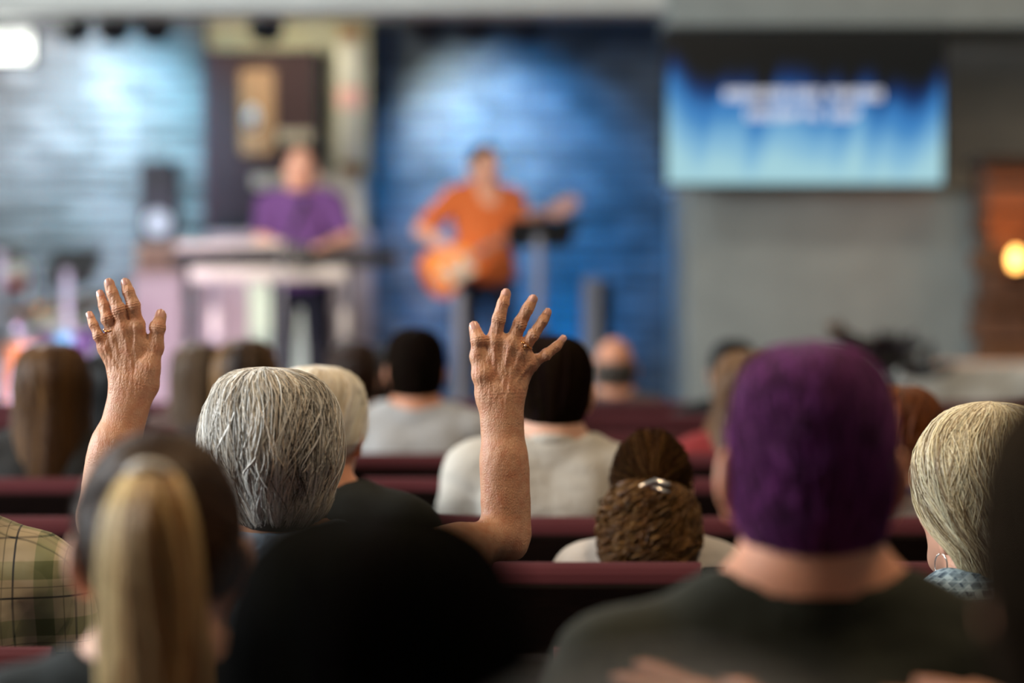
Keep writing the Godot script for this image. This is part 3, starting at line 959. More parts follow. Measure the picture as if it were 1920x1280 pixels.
	for q in [[328, 448, 463, "white open binder of sheet music on the keyboard's left end"], [452, 534, 463, "loose white song sheets beside the binder on the keyboard"]]:
		var m0 := W(q[0], 496, 13.0)
		var m1 := W(q[1], q[2], 13.0)
		var sh := thing("sheet_music", q[3], "sheet music", Vector3((m0.x + m1.x) / 2, t1.y + kh + 0.03, -13.05))
		var mw := (m1.x - m0.x) / 2
		for s in [-1, 1]:
			var bb := Buf.new()
			var xf := Transform3D(Basis(Vector3.RIGHT, -0.75) * Basis(Vector3.UP, s * 0.06), Vector3(s * mw * 0.5, 0.005, 0.02))
			bb.box(Vector3(-mw * 0.49, 0, -0.13), Vector3(mw * 0.49, 0.008, 0.0), 0.002, xf)
			part("page", bb.mesh(), M.paper, sh)
		part("spine", box_between(Vector3(-mw, 0, 0.0), Vector3(mw, 0.03, 0.03), 0.004), M.paper, sh)
	var tp := thing("tablet", "small black tablet propped in the middle of the keyboard", "tablet", W(560, 494, 12.98))
	var tbb := Buf.new()
	tbb.box(Vector3(-0.075, 0, -0.005), Vector3(0.075, 0.11, 0.005), 0.004, Transform3D(Basis(Vector3.RIGHT, -0.35), Vector3.ZERO))
	part("body", tbb.mesh(), M.black_gloss, tp)
	part("rest", box_between(Vector3(-0.08, -0.012, -0.06), Vector3(0.08, 0.0, 0.015), 0.003), M.black, tp)
	# pale box behind the player's legs
	var bx := thing("storage_box", "tall pale green white box standing behind the keyboard player's legs", "box", Vector3(W(528, 640, 14.2).x, STAGE, -14.3))
	var bh := W(0, 530, 14.2).y - STAGE
	part("body", box_between(Vector3(-0.19, 0, -0.15), Vector3(0.19, bh - 0.04, 0.12), 0.012), mk(Color(0.80, 0.88, 0.78), 0.7), bx)
	part("lid", box_between(Vector3(-0.2, bh - 0.04, -0.16), Vector3(0.2, bh, 0.13), 0.01), mk(Color(0.84, 0.90, 0.82), 0.7), bx)
	mic_stand(527, 470, 12.7, "black microphone boom in front of the keyboard player's chest", 0.010, Vector3(0.06, 0.16, -0.14))
	mic_stand(862, 545, 13.55, "straight pale microphone stand in front of the guitarist's leg", 0.032, Vector3.ZERO)
	music_stand(1010, 414, 461, 138, 118, 13.2, 8, "black music stand in front of the guitarist", 0.026)
	music_stand(130, 470, 526, 92, 90, 13.0, 12, "black music stand left of the loudspeaker", 0.02)
	music_stand(5, 462, 492, 70, 60, 13.35, 4, "black music stand at the far left of the stage", 0.03)
	# column speaker right of the guitarist
	var c0 := W(1116, 745, 14.1)
	var col := thing("column_speaker", "slim grey column speaker standing right of the guitarist", "speaker", Vector3(c0.x, STAGE, c0.z), -0.62)
	var ch := W(1116, 520, 14.1).y - STAGE
	part("cabinet", box_between(Vector3(-0.06, 0.03, -0.07), Vector3(0.06, ch, 0.055), 0.008), mk(Color(0.50, 0.50, 0.53), 0.6), col)
	part("grille", box_between(Vector3(0.06, 0.06, -0.06), Vector3(0.072, ch - 0.02, 0.045), 0.004), M.black, col)
	part("base", box_between(Vector3(-0.12, 0, -0.13), Vector3(0.12, 0.03, 0.12), 0.008), M.black, col)
	# drums at the left edge
	drum(118, 605, 13.2, 0.17, 0.16, mk(Color(0.30, 0.18, 0.38), 0.35), "purple drum with a chrome hoop beside the tall music stand", 0.25)
	drum(40, 640, 12.75, 0.10, 0.5, mk(Color(0.76, 0.45, 0.22), 0.45), "tall amber wooden conga drum at the stage's left edge", 0.0)
	drum(28, 505, 13.9, 0.075, 0.10, mk(Color(0.75, 0.22, 0.16), 0.5), "small coral red drum high at the left edge", 0.5)
	cymbal(72, 578, 13.6, "golden cymbal above the purple drum", M.gold)
	cymbal(168, 560, 13.8, "dull cymbal behind the raised left hand", mk(Color(0.45, 0.36, 0.28), 0.4, 0.7))
	var bl := thing("blue_highlight", "small blue ball painted in for a blurred highlight beside the purple drum", "painted highlight", W(118, 650, 12.55) - Vector3(0, 0.06, 0))  # blue ball on a stand takes the place of an out-of-focus highlight
	bl.position.y = STAGE
	var blh := W(118, 650, 12.55).y - STAGE
	part("stand", tube_mesh([Vector3.ZERO, Vector3(0, blh, 0)], 0.015, 8), M.black, bl)
	part("foot", tube_mesh([Vector3(0, 0, 0), Vector3(0, 0.015, 0)], 0.1, 16), M.black, bl)
	part("face", ball(Vector3(0.045, 0.045, 0.02), Vector3(0, blh + 0.045, 0)), mk(Color(0.35, 0.62, 0.72), 0.4), bl)

func build_pier():
	# short stone pier with a sconce
	var d := 12.9
	var a := W(1846, 640, d)
	var top := W(1846, 292, d).y
	var wid := 0.72
	var core := thing("stone_pier", "short brown stone pier carrying the lit sconce", "stone pier", Vector3(a.x + wid / 2, 0, -d - 0.2))
	part("core", box_between(Vector3(-wid / 2 + 0.03, 0, -0.17), Vector3(wid / 2 - 0.03, top - 0.06, 0.17), 0.01), mk(Color(0.2, 0.14, 0.1), 0.95), core)
	var y := 0.0
	var row := 0
	while y < top - 0.12:
		var h := rng.randf_range(0.09, 0.17)
		if y + h > top - 0.06: h = top - 0.06 - y
		var x := -wid / 2 + rng.randf_range(-0.03, 0.02)
		while x < wid / 2 - 0.02:
			var w := rng.randf_range(0.14, 0.30)
			if x + w > wid / 2 - 0.08: w = wid / 2 - x + rng.randf_range(-0.02, 0.02)
			part("stone", box_between(Vector3(x + 0.006, y + 0.006, -0.2), Vector3(x + w - 0.006, y + h - 0.006, 0.18 + rng.randf_range(0, 0.035)), 0.014), M.stones[rng.randi() % 4], core)
			x += w
		y += h
		row += 1
	part("capstone", box_between(Vector3(-wid / 2 - 0.03, top - 0.06, -0.24), Vector3(wid / 2 + 0.03, top, 0.24), 0.015), mk(Color(0.20, 0.15, 0.11), 0.9), core)
	var p := W(1905, 486, d - 0.22)
	var sc := thing("wall_sconce", "glowing warm wall sconce on the brown stone pier", "sconce", p)
	var bz := mk(Color(0.16, 0.10, 0.06), 0.4, 0.7)
	part("back_plate", box_between(Vector3(-0.05, -0.13, -0.07), Vector3(0.05, 0.03, -0.04), 0.008), bz, sc)
	part("arm", tube_mesh([Vector3(0, -0.1, -0.05), Vector3(0, -0.13, -0.01), Vector3(0, -0.1, 0.0), Vector3(0, -0.07, 0.0)], 0.01, 8), bz, sc)
	part("cup", tube_mesh([Vector3(0, -0.085, 0), Vector3(0, -0.055, 0)], 0.03, 12), bz, sc)
	var gm := mk(Color(1.0, 0.85, 0.6), 0.4)
	gm.emission_enabled = true
	gm.emission = Color(1.0, 0.72, 0.36)
	gm.emission_energy_multiplier = 7.0
	part("bulb", ball(Vector3(0.038, 0.06, 0.038), Vector3(0, 0.0, 0)), gm, sc)
	var o := OmniLight3D.new()
	o.name = "sconce_light"
	o.light_color = Color(1.0, 0.62, 0.30)
	o.light_energy = 0.30
	o.light_size = 0.03
	o.omni_range = 30.0
	o.omni_attenuation = 2.0
	o.shadow_enabled = true
	add_child(o, true)
	o.position = p

# ---------------------------------------------------------------- pews
func pew(x0: float, x1: float, z: float, label: String, yaw := 0.0):
	# z is the rear face of the back rest (towards the camera)
	var t := thing("pew", label, "pew", Vector3((x0 + x1) / 2, 0, -z), yaw, "burgundy upholstered church pews")
	var w := (x1 - x0) / 2
	var b := Buf.new()
	var prof := PackedVector2Array()
	# cushion on the back rest, section in (z towards the stage, y): rounded on top
	for q in [[0.0, 0.50], [0.0, 0.80]]: prof.append(Vector2(q[0], q[1]))
	for k in 9:
		var an := PI - PI * k / 8.0
		prof.append(Vector2(0.03 + 0.03 * cos(an), 0.80 + 0.03 * sin(an)))
	prof.append(Vector2(0.075, 0.60))
	prof.append(Vector2(0.085, 0.50))
	b.extrude(prof, Vector3(-w + 0.025, 0, 0), Vector3(0, 0, -1), Vector3.UP, Vector3(2 * w - 0.05, 0, 0))
	part("back_cushion", b.mesh(), M.burgundy, t)
	part("back_panel", box_between(Vector3(-w + 0.02, 0.12, -0.03), Vector3(w - 0.02, 0.795, 0.014), 0.006), M.dark_wood, t)
	part("seat_cushion", box_between(Vector3(-w + 0.03, 0.33, -0.52), Vector3(w - 0.03, 0.392, -0.09), 0.02), M.burgundy, t)
	part("seat", box_between(Vector3(-w + 0.02, 0.29, -0.50), Vector3(w - 0.02, 0.33, -0.03), 0.006), M.dark_wood, t)
	for s in [-1, 1]:
		var e := Buf.new()
		var pe := PackedVector2Array()
		for q in [[-0.02, 0.0], [-0.02, 0.78]]: pe.append(Vector2(q[0], q[1]))
		for k in 7:
			var an := PI - PI * k / 6.0
			pe.append(Vector2(0.03 + 0.05 * cos(an), 0.78 + 0.04 * sin(an)))
		for q in [[0.11, 0.66], [0.46, 0.60], [0.50, 0.56], [0.50, 0.40], [0.44, 0.0]]: pe.append(Vector2(q[0], q[1]))
		e.extrude(pe, Vector3(s * w - 0.02, 0, 0), Vector3(0, 0, -1), Vector3.UP, Vector3(0.04, 0, 0))
		part("end_panel", e.mesh(), M.dark_wood, t)

func build_pews():
	pew(-4.2, W(118, 0, 3.27).x, 3.27, "burgundy pew whose rounded end shows at the lower left edge")
	pew(W(1004, 0, 3.27).x, 4.2, 3.27, "burgundy pew whose rounded end shows beside the olive shirt's shoulder")
	pew(W(200, 0, 3.27).x, W(955, 0, 3.27).x, 3.27, "short burgundy pew hidden behind the ponytail and the dark blurred head")
	pew(-4.2, W(1346, 0, 4.22).x, 4.22, "burgundy pew ending behind the woman with curly pinned hair")
	pew(W(1560, 0, 4.22).x, 4.4, 4.22, "burgundy pew glimpsed between the olive shirt and the blonde bob")
	pew(-4.2, W(470, 0, 5.0).x, 5.0, "burgundy pew left of the ponytail, below the long brown hair")
	pew(W(760, 0, 5.0).x, 4.6, 5.0, "burgundy pew below the white shirt of the dark haired man")
	pew(-4.4, W(300, 0, 5.92).x, 5.92, "burgundy pew directly below the long brown hair at left")
	pew(W(660, 0, 5.92).x, 4.8, 5.92, "burgundy pew seen between the white hair and the raised arm")
	pew(-4.4, 4.8, 6.71, "long burgundy pew behind the crumpled pale shirt of the distant man")
	pew(-4.4, 4.8, 7.6, "long burgundy pew, third from the front")
	pew(-4.4, 4.8, 8.43, "long burgundy pew, second from the front")
	pew(-4.4, 4.8, 9.28, "long burgundy pew nearest to the stage")
	# rows the camera stands among
	pew(-4.2, 4.2, 2.12, "burgundy pew on which the ponytail girl and the purple haired man sit")
	pew(-4.2, 4.2, 1.19, "burgundy pew on which the dark haired blurred person sits")
	pew(-4.2, 4.2, 0.36, "burgundy pew nearest to the camera")

# ---------------------------------------------------------------- hair
func cat(a: float, b: float, c: float, d: float, t: float) -> float:
	return 0.5 * ((2.0 * b) + (c - a) * t + (2.0 * a - 5.0 * b + 4.0 * c - d) * t * t + (3.0 * b - a - 3.0 * c + d) * t * t * t)

func hair_row(rows: Array, t: float) -> PackedFloat32Array:
	var n := rows.size()
	var f := clampf(t, 0.0, 1.0) * (n - 1)
	var k := mini(int(f), n - 2)
	var q := f - k
	var out := PackedFloat32Array()
	for c in 6:
		out.append(cat(rows[maxi(k - 1, 0)][c], rows[k][c], rows[k + 1][c], rows[mini(k + 2, n - 1)][c], q))
	out[3] = maxf(out[3], 0.0)
	out[4] = maxf(out[4], 0.0)
	return out

# rows: [y, centre x, centre z, radius x, radius z, half opening in degrees]; the back of the head is the middle of the opening.
# o: strands, width, tones, lift, wave, locks, t0, t1, jag, curl, curls, shell (tone), seed
func hair(rows: Array, o: Dictionary, xf := Transform3D.IDENTITY) -> ArrayMesh:
	var b := Buf.new()
	var r := RandomNumberGenerator.new()
	r.seed = o.get("seed", 1)
	var nt: int = o.get("nt", 26)
	var np: int = o.get("np", 36)
	var tones: Array = []
	for c in o.tones: tones.append(lin(c))
	var shell: Color = lin(o.get("shell", o.tones[0]))
	# solid shell: outer and inner skins joined at the rims
	var samples := []
	for k in nt + 1: samples.append(hair_row(rows, float(k) / nt))
	var rough := FastNoiseLite.new()
	rough.seed = int(o.get("seed", 1))
	rough.frequency = o.get("lump_freq", 18.0)
	var lump: float = o.get("lump", 0.0)
	var grid := []
	for lay in 2:
		for k in nt + 1:
			var s: PackedFloat32Array = samples[k]
			for j in np + 1:
				var ph := deg_to_rad(s[5]) * (2.0 * j / np - 1.0)
				var sc := 1.0 if lay == 0 else 0.86
				var p := Vector3(s[1] + s[3] * sc * sin(ph), s[0] - (0.006 if lay == 1 else 0.0), s[2] + s[4] * sc * cos(ph))
				if lump > 0.0 and lay == 0:
					var away := Vector3(sin(ph), 0.3, cos(ph)).normalized()
					p += away * lump * rough.get_noise_3dv(p)
				grid.append(xf * p)
	var stride := np + 1
	for lay in 2:
		var g0 := lay * (nt + 1) * stride
		var b0 := b.v.size()
		for k in nt + 1:
			for j in np + 1:
				var i := g0 + k * stride + j
				var du: Vector3 = grid[g0 + k * stride + mini(j + 1, np)] - grid[g0 + k * stride + maxi(j - 1, 0)]
				var dv: Vector3 = grid[g0 + mini(k + 1, nt) * stride + j] - grid[g0 + maxi(k - 1, 0) * stride + j]
				var nn := dv.cross(du)
				if k == 0: nn = xf.basis * Vector3.UP
				nn = nn.normalized() * (1.0 if lay == 0 else -1.0)
				b.add(grid[i], nn, shell * r.randf_range(0.85, 1.15))
		for k in nt:
			for j in np:
				var a := b0 + k * stride + j
				if lay == 1:
					b.tri(a, a + stride, a + 1); b.tri(a + 1, a + stride, a + stride + 1)
				else:
					b.tri(a, a + 1, a + stride); b.tri(a + 1, a + stride + 1, a + stride)
	var inner := (nt + 1) * stride
	for j in np:
		var a := nt * stride + j
		b.tri(a, inner + a, a + 1); b.tri(a + 1, inner + a, inner + a + 1)
	for k in nt:
		for e in [0, np]:
			var a: int = k * stride + e
			b.tri(a, inner + a, a + stride); b.tri(a + stride, inner + a, inner + a + stride)
	# strands in locks
	var locks: int = o.get("locks", 80)
	var lu := []
	for k in locks: lu.append([r.randf_range(-1, 1), r.randf() * TAU, r.randf(), r.randf_range(0.6, 1.3), r.randi() % tones.size(), r.randf_range(-1, 1)])
	var n: int = o.get("strands", 400)
	var seg: int = o.get("seg", 9)
	var wd: float = o.get("width", 0.0012)
	var lift: float = o.get("lift", 0.05)
	var wave: float = o.get("wave", 0.03)
	var curl: float = o.get("curl", 0.0)
	var curls: float = o.get("curls", 5.0)
	var jag: float = o.get("jag", 0.06)
	var stray: float = o.get("stray", 0.02)
	for i in n:
		var L: Array = lu[r.randi() % locks]
		var off := r.randfn(0.0, 0.05)
		var u0: float = clampf(L[0] + off, -1.0, 1.0)
		var ta: float = r.randf_range(o.get("t0a", 0.0), o.get("t0b", 0.35))
		var tb: float = clampf(o.get("t1", 1.0) - r.randf() * jag - L[2] * jag, ta + 0.1, 1.0)
		var out_: float = lift * r.randf() * (0.5 + L[2])
		var loose := r.randf() < stray
		var tone: Color = tones[L[4]].lerp(tones[r.randi() % tones.size()], 0.35) * r.randf_range(0.75, 1.25)
		var w := wd * r.randf_range(0.6, 1.3) * (0.5 if loose else 1.0)
		var prev := Vector3.ZERO
		var base := b.v.size()
		var pts := PackedVector3Array()
		for k in seg + 1:
			var q := float(k) / seg
			var t := ta + (tb - ta) * q
			var s := hair_row(rows, t)
			var u: float = u0 + (lerpf(0.0, (L[0] - u0) * 0.6, q)) + wave * L[5] * sin(L[1] + TAU * q * L[3]) + (o.get("twist", 0.0) as float) * q
			var ph := deg_to_rad(s[5]) * clampf(u, -1.03, 1.03)
			var lf := 1.0 + out_ * sin(PI * minf(q * 0.8 + 0.2, 1.0)) + (r.randf() * 0.10 * q if loose else 0.0)
			var p := Vector3(s[1] + s[3] * lf * sin(ph), s[0] + (0.012 * q if loose else 0.0), s[2] + s[4] * lf * cos(ph))
			if k == 0 and ta < 0.02: p.y += 0.001
			if curl > 0.0:
				var a: float = L[1] + off * 20.0 + TAU * curls * q * L[3]
				p += (Vector3(cos(ph), 0, -sin(ph)) * cos(a) + Vector3(sin(ph) * 0.7, 0.5, cos(ph) * 0.7) * sin(a)) * curl * (0.4 + 0.6 * q)
			pts.append(xf * p)
		for k in seg + 1:
			var dir := (pts[mini(k + 1, seg)] - pts[maxi(k - 1, 0)]).normalized()
			var side := dir.cross(Vector3(0.31, 0.2, 0.93)).normalized() if prev == Vector3.ZERO else (prev - dir * prev.dot(dir)).normalized()
			prev = side
			var up := dir.cross(side)
			var ww := w * (1.0 - 0.7 * pow(float(k) / seg, 3.0))
			for c in 3:
				var an := TAU * c / 3.0
				var nn := side * cos(an) + up * sin(an)
				b.v.append(pts[k] + nn * ww); b.n.append(nn); b.c.append(tone)
		for k in seg:
			for c in 3:
				var a := base + k * 3 + c
				var d := base + k * 3 + (c + 1) % 3
				b.tri(a, a + 3, d); b.tri(d, a + 3, d + 3)
	return b.mesh()

func cap_rows(w: float, d: float, bottom: float, nape := 75.0, cz := 0.012, top := 1.276) -> Array:
	# close hair over the skull; hairline at the face above y 1.225, nape at `bottom`
	return [[top, 0, cz, 0.0, 0.0, 180], [top - 0.003, 0, cz, w * 0.40, d * 0.40, 180], [top - 0.014, 0, cz, w * 0.66, d * 0.66, 180], [top - 0.034, 0, cz, w * 0.85, d * 0.86, 170],
		[top - 0.066, 0, cz, w * 0.965, d * 0.97, 140], [top - 0.105, 0, cz, w, d, 118], [top - 0.14, 0, cz, w * 0.985, d * 0.97, 104], [lerpf(top - 0.14, bottom, 0.5), 0, cz, w * 0.93, d * 0.88, 94], [bottom, 0, cz, w * 0.80, d * 0.72, nape]]

func long_rows(w: float, d: float, bottom: float, spread := 1.0, cz := 0.012, top := 1.280) -> Array:
	return [[top, 0, cz, 0.0, 0.0, 180], [top - 0.003, 0, cz, w * 0.38, d * 0.40, 180], [top - 0.014, 0, cz, w * 0.63, d * 0.66, 180], [top - 0.034, 0, cz, w * 0.82, d * 0.86, 165],
		[top - 0.07, 0, cz, w * 0.95, d * 0.97, 140], [top - 0.12, 0, cz, w, d, 125], [top - 0.18, 0, cz + 0.005, w * 1.0, d * 0.95, 122], [top - 0.25, 0, cz + 0.015, w * spread, d * 0.9, 118], [bottom, 0, cz + 0.03, w * spread, d * 0.85, 105]]

# ---------------------------------------------------------------- bodies
# Seated figure in its own axes: facing -z, floor at y 0, seat at 0.45, crown at 1.27. `up` lifts the trunk for a standing figure.
func trunk(f: Field, g: Dictionary, up: float, fat: float) -> void:
	var U := Vector3(0, up, 0)
	var sw: float = g.get("shoulder", 0.155)
	var bw: float = g.get("build", 1.0)
	f.ell(Vector3(0, 0.84, 0.01) + U, Vector3(0.160 * bw, 0.20, 0.112 * bw) + Vector3.ONE * fat, 0.03)
	var sy: float = 0.955 - g.get("slope", 0.0)
	f.cap(Vector3(-sw, sy, 0.02) + U, Vector3(sw, sy, 0.02) + U, 0.052 + fat, 0.052 + fat, 0.05)
	for s in [-1.0, 1.0]:
		f.cap(Vector3(s * 0.02, 1.035, 0.03) + U, Vector3(s * sw * 0.9, sy + 0.02, 0.025) + U, 0.046 + fat, 0.040 + fat, 0.05)
		f.ell(Vector3(s * 0.075 * bw, 0.90, 0.06) + U, Vector3(0.075, 0.085, 0.06) + Vector3.ONE * fat, 0.03)
		if g.get("female", false):
			f.ell(Vector3(s * 0.075, 0.845, -0.09) + U, Vector3(0.068, 0.068, 0.062) + Vector3.ONE * fat, 0.03)
	f.ell(Vector3(0, 0.66, -0.01) + U, Vector3(0.150 * bw, 0.18, 0.115 * bw) + Vector3.ONE * fat, 0.06)
	if up > -0.01: f.ell(Vector3(0, 0.555, -0.01) + U, Vector3(0.168 * bw, 0.105, 0.135) + Vector3.ONE * fat, 0.05)

func arms_of(g: Dictionary, up: float) -> Array:
	if g.has("arms"): return g.arms
	var sw: float = g.get("shoulder", 0.155) + 0.035
	var out := []
	for s in [-1.0, 1.0]:
		out.append([Vector3(s * sw, 0.95 - g.get("slope", 0.0) + up, 0.02), Vector3(s * (sw + 0.045), 0.70 + up, -0.03), Vector3(s * 0.085, 0.625 + up, -0.24), Vector3(-s * 0.25, -0.12, -1.0).normalized(), Vector3(0, 1, 0.1), s])
	return out

func limb(f: Field, A: Array, g: Dictionary, fat: float, upto := 2.0) -> void:
	var th: float = g.get("arm", 1.0)
	f.cap(A[0], A[1].lerp(A[0], maxf(0.0, 1.0 - upto)), 0.050 * th + fat, lerpf(0.050, 0.040, minf(upto, 1.0)) * th + fat, 0.045)
	if upto > 1.0:
		f.cap(A[1], A[2].lerp(A[1], 2.0 - upto), 0.040 * th + fat, lerpf(0.040, 0.026, upto - 1.0) * th + fat, 0.025)

# five fingers and a palm at wrist w: dir along the fingers, nrm out of the back of the hand, s = +1 right hand, -1 left hand
func hand_bones(f: Field, w: Vector3, dir: Vector3, nrm: Vector3, s: float, curl: float) -> void:
	nrm = (nrm - dir * nrm.dot(dir)).normalized()
	var side := dir.cross(nrm) * s            # towards the little finger
	var spec := [[-0.026, 0.088, 0.040, 0.024, 0.020, 0.0095], [-0.008, 0.091, 0.044, 0.027, 0.021, 0.0098], [0.011, 0.087, 0.041, 0.025, 0.021, 0.0092], [0.028, 0.078, 0.032, 0.019, 0.018, 0.0082]]
	for q in spec:
		var mcp: Vector3 = w + dir * q[1] + side * q[0]
		f.cap(w + side * q[0] * 0.6 + dir * 0.01, mcp, 0.015, 0.0125, 0.012)
		var p := mcp
		var d: Vector3 = (dir + side * q[0] * 2.0).normalized()
		var ax: Vector3 = d.cross(nrm).normalized()
		for k in 3:
			d = d.rotated(ax, -curl * (0.7 if k == 0 else 1.0))
			var e: Vector3 = p + d * q[2 + k]
			f.cap(p, e, q[5] * (1.0 - 0.1 * k), q[5] * (0.92 - 0.1 * k), 0.004)
			p = e
	var cm := w + dir * 0.02 - side * 0.022 - nrm * 0.006
	var mc := cm + (dir * 0.72 - side * 0.62 - nrm * 0.25).normalized() * 0.045
	f.cap(cm, mc, 0.017, 0.0125, 0.014)
	var t1 := mc + (dir * 0.85 - side * 0.42 - nrm * 0.3).normalized() * 0.032
	f.cap(mc, t1, 0.0115, 0.0105, 0.005)
	f.cap(t1, t1 + (dir * 0.95 - side * 0.15 - nrm * 0.3).normalized() * 0.026, 0.0105, 0.008, 0.004)

func head_bones(f: Field, up: float, g: Dictionary) -> void:
	var U := Vector3(0, up, 0)
	var nk: float = g.get("neck", 0.056)
	var ed: float = g.get("ear_drop", 0.0)
	f.ell(Vector3(0, 1.172, 0.012) + U, Vector3(0.076, 0.098, 0.096), 0.01)
	f.ell(Vector3(0, 1.115, -0.045) + U, Vector3(0.061, 0.085, 0.055), 0.03)
	f.cap(Vector3(-0.012, 1.055, -0.078) + U, Vector3(0.012, 1.055, -0.078) + U, 0.020, 0.020, 0.025)
	for s in [-1.0, 1.0]:
		f.cap(Vector3(s * 0.056, 1.105, -0.005) + U, Vector3(s * 0.018, 1.055, -0.068) + U, 0.016, 0.014, 0.025)
		f.ell(Vector3(s * 0.040, 1.125, -0.073) + U, Vector3(0.022, 0.018, 0.016), 0.015)
		f.ell(Vector3(s * 0.031, 1.158, -0.098) + U, Vector3(0.016, 0.011, 0.010), 0.008, Basis.IDENTITY, true)
		# ear: shell, lobe and hollow
		f.ell(Vector3(s * 0.085, 1.140 - ed, 0.012) + U, Vector3(0.010, 0.032, 0.020), 0.008, Basis(Vector3.UP, s * 0.45))
		f.ell(Vector3(s * 0.082, 1.108 - ed, 0.004) + U, Vector3(0.007, 0.012, 0.009), 0.006)
		f.ell(Vector3(s * 0.095, 1.140 - ed, 0.004) + U, Vector3(0.006, 0.018, 0.010), 0.004, Basis.IDENTITY, true)
		f.ell(Vector3(s * 0.013, 1.112, -0.108) + U, Vector3(0.009, 0.008, 0.010), 0.006)
	f.cap(Vector3(-0.035, 1.176, -0.084) + U, Vector3(0.035, 1.176, -0.084) + U, 0.012, 0.012, 0.015)
	f.cap(Vector3(0, 1.165, -0.096) + U, Vector3(0, 1.118, -0.116) + U, 0.0075, 0.012, 0.010)
	f.cap(Vector3(-0.018, 1.087, -0.092) + U, Vector3(0.018, 1.087, -0.092) + U, 0.0075, 0.0075, 0.006)
	f.cap(Vector3(-0.015, 1.076, -0.090) + U, Vector3(0.015, 1.076, -0.090) + U, 0.008, 0.008, 0.006)
	f.cap(Vector3(-0.020, 1.0815, -0.101) + U, Vector3(0.020, 1.0815, -0.101) + U, 0.0022, 0.0022, 0.003, Vector3.ZERO, 1.0, true)
	f.cap(Vector3(0, 1.10, 0.015) + U, Vector3(0, 0.98, 0.03) + U, nk, nk * 1.14, 0.02)

func skin_tint(p: Vector3, up: float) -> Color:
	var y := p.y - up
	var c := Color(1, 1, 1)
	if y > 1.0 and p.z < -0.06:
		var lips := smoothstep(0.011, 0.005, absf(y - 1.082)) * smoothstep(0.030, 0.022, absf(p.x)) * smoothstep(-0.088, -0.094, p.z)
		c = c.lerp(Color(0.78, 0.45, 0.42), lips)
		var cheek := smoothstep(0.03, 0.0, Vector2(absf(p.x) - 0.042, y - 1.115).length())
		c = c.lerp(Color(1.0, 0.80, 0.76), cheek * 0.6)
	return c

func body_mesh(key: String, g: Dictionary, up := 0.0) -> ArrayMesh:
	if cache.has(key): return cache[key]
	var b := Buf.new()
	var tint := func(p: Vector3, _n: Vector3) -> Color: return skin_tint(p, up)
	var hf := Field.new(Vector3(-0.12, 1.0 + up, -0.15), Vector3(0.12, 1.29 + up, 0.14), g.get("cell", 0.006))
	head_bones(hf, up, g)
	hf.cap(Vector3(-0.02, 1.035 + up, 0.03), Vector3(-g.get("shoulder", 0.155) * 0.9, 0.975 + up, 0.025), 0.046, 0.040, 0.05)
	hf.cap(Vector3(0.02, 1.035 + up, 0.03), Vector3(g.get("shoulder", 0.155) * 0.9, 0.975 + up, 0.025), 0.046, 0.040, 0.05)
	hf.surface(b, tint, 1.035 + up)
	var A := arms_of(g, up)
	var lo := Vector3(-0.30, 0.43 + up, -0.20)
	var hi := Vector3(0.30, 1.10 + up, 0.19)
	for q in A:
		for k in 3:
			lo = lo.min(q[k] - Vector3.ONE * 0.07)
			hi = hi.max(q[k] + Vector3.ONE * 0.07)
	var tf := Field.new(lo, hi, 0.012)
	trunk(tf, g, up, 0.0)
	tf.cap(Vector3(0, 1.10 + up, 0.015), Vector3(0, 0.98 + up, 0.03), g.get("neck", 0.056), g.get("neck", 0.056) * 1.14, 0.02)
	for q in A:
		limb(tf, q, g, 0.0)
		tf.cap(q[2] - q[3] * 0.01, q[2] + q[3] * 0.03, 0.024, 0.022, 0.01)
	tf.cut(Vector3.UP, Vector3(0, 1.062 + up, 0))
	if up < -0.01: tf.cut(Vector3.DOWN, Vector3(0, 0.45, 0))
	tf.surface(b)
	for q in A:
		var reach := Vector3.ONE * 0.06
		var e: Vector3 = q[2] + q[3] * 0.17
		var h2 := Field.new(q[2].min(e) - reach, q[2].max(e) + reach, g.get("hand_cell", 0.0055))
		hand_bones(h2, q[2], q[3], q[4], q[5], q[6] if q.size() > 6 else 0.3)
		h2.cap(q[2] - q[3] * 0.02, q[2] + q[3] * 0.01, 0.026, 0.024, 0.01)
		h2.surface(b)
	cache[key] = b.mesh()
	return cache[key]

func shirt_mesh(key: String, g: Dictionary, sleeve: float, neck := 0.072, up := 0.0, cell := 0.011, fold := 0.006, low := 0.0) -> ArrayMesh:
	if cache.has(key): return cache[key]
	var A := arms_of(g, up)
	var lo := Vector3(-0.32, 0.45 + up, -0.22)
	var hi := Vector3(0.32, 1.09 + up, 0.21)
	for q in A:
		for k in 3:
			lo = lo.min(q[k] - Vector3.ONE * 0.08)
			hi = hi.max(q[k] + Vector3.ONE * 0.08)
	var f := Field.new(lo, hi, cell)
	trunk(f, g, up, 0.010)
	for q in A: if sleeve > 0.0: limb(f, q, g, 0.012 if sleeve > 1.0 else 0.016, sleeve)
	var n := FastNoiseLite.new()
	n.seed = hash(key) % 1000
	n.frequency = 1.0
	n.fractal_octaves = 3
	f.noise(n, fold, Vector3(7, 13, 7), 6.0)
	if up < -0.01: f.cut(Vector3.DOWN, Vector3(0, 0.44, 0))
	if sleeve <= 0.0:
		for s in [-1.0, 1.0]: f.ell(Vector3(s * 0.235, 0.93 + up, 0.0), Vector3(0.075, 0.11, 0.12), 0.02, Basis.IDENTITY, true)
	f.ell(Vector3(0, 1.075 + up, 0.0), Vector3(neck * 1.30, 0.052 + (neck - 0.07) * 0.2, 0.125), 0.012, Basis.IDENTITY, true)
	if low > 0.0: f.cap(Vector3(0, 1.02 + up - low, 0.0 - low * 0.5), Vector3(0, 1.2 + up, 0.02), neck, neck * 0.92, 0.01, Vector3.ZERO, 1.0, true)
	var b := Buf.new()
	f.surface(b)
	cache[key] = b.mesh()
	return cache[key]

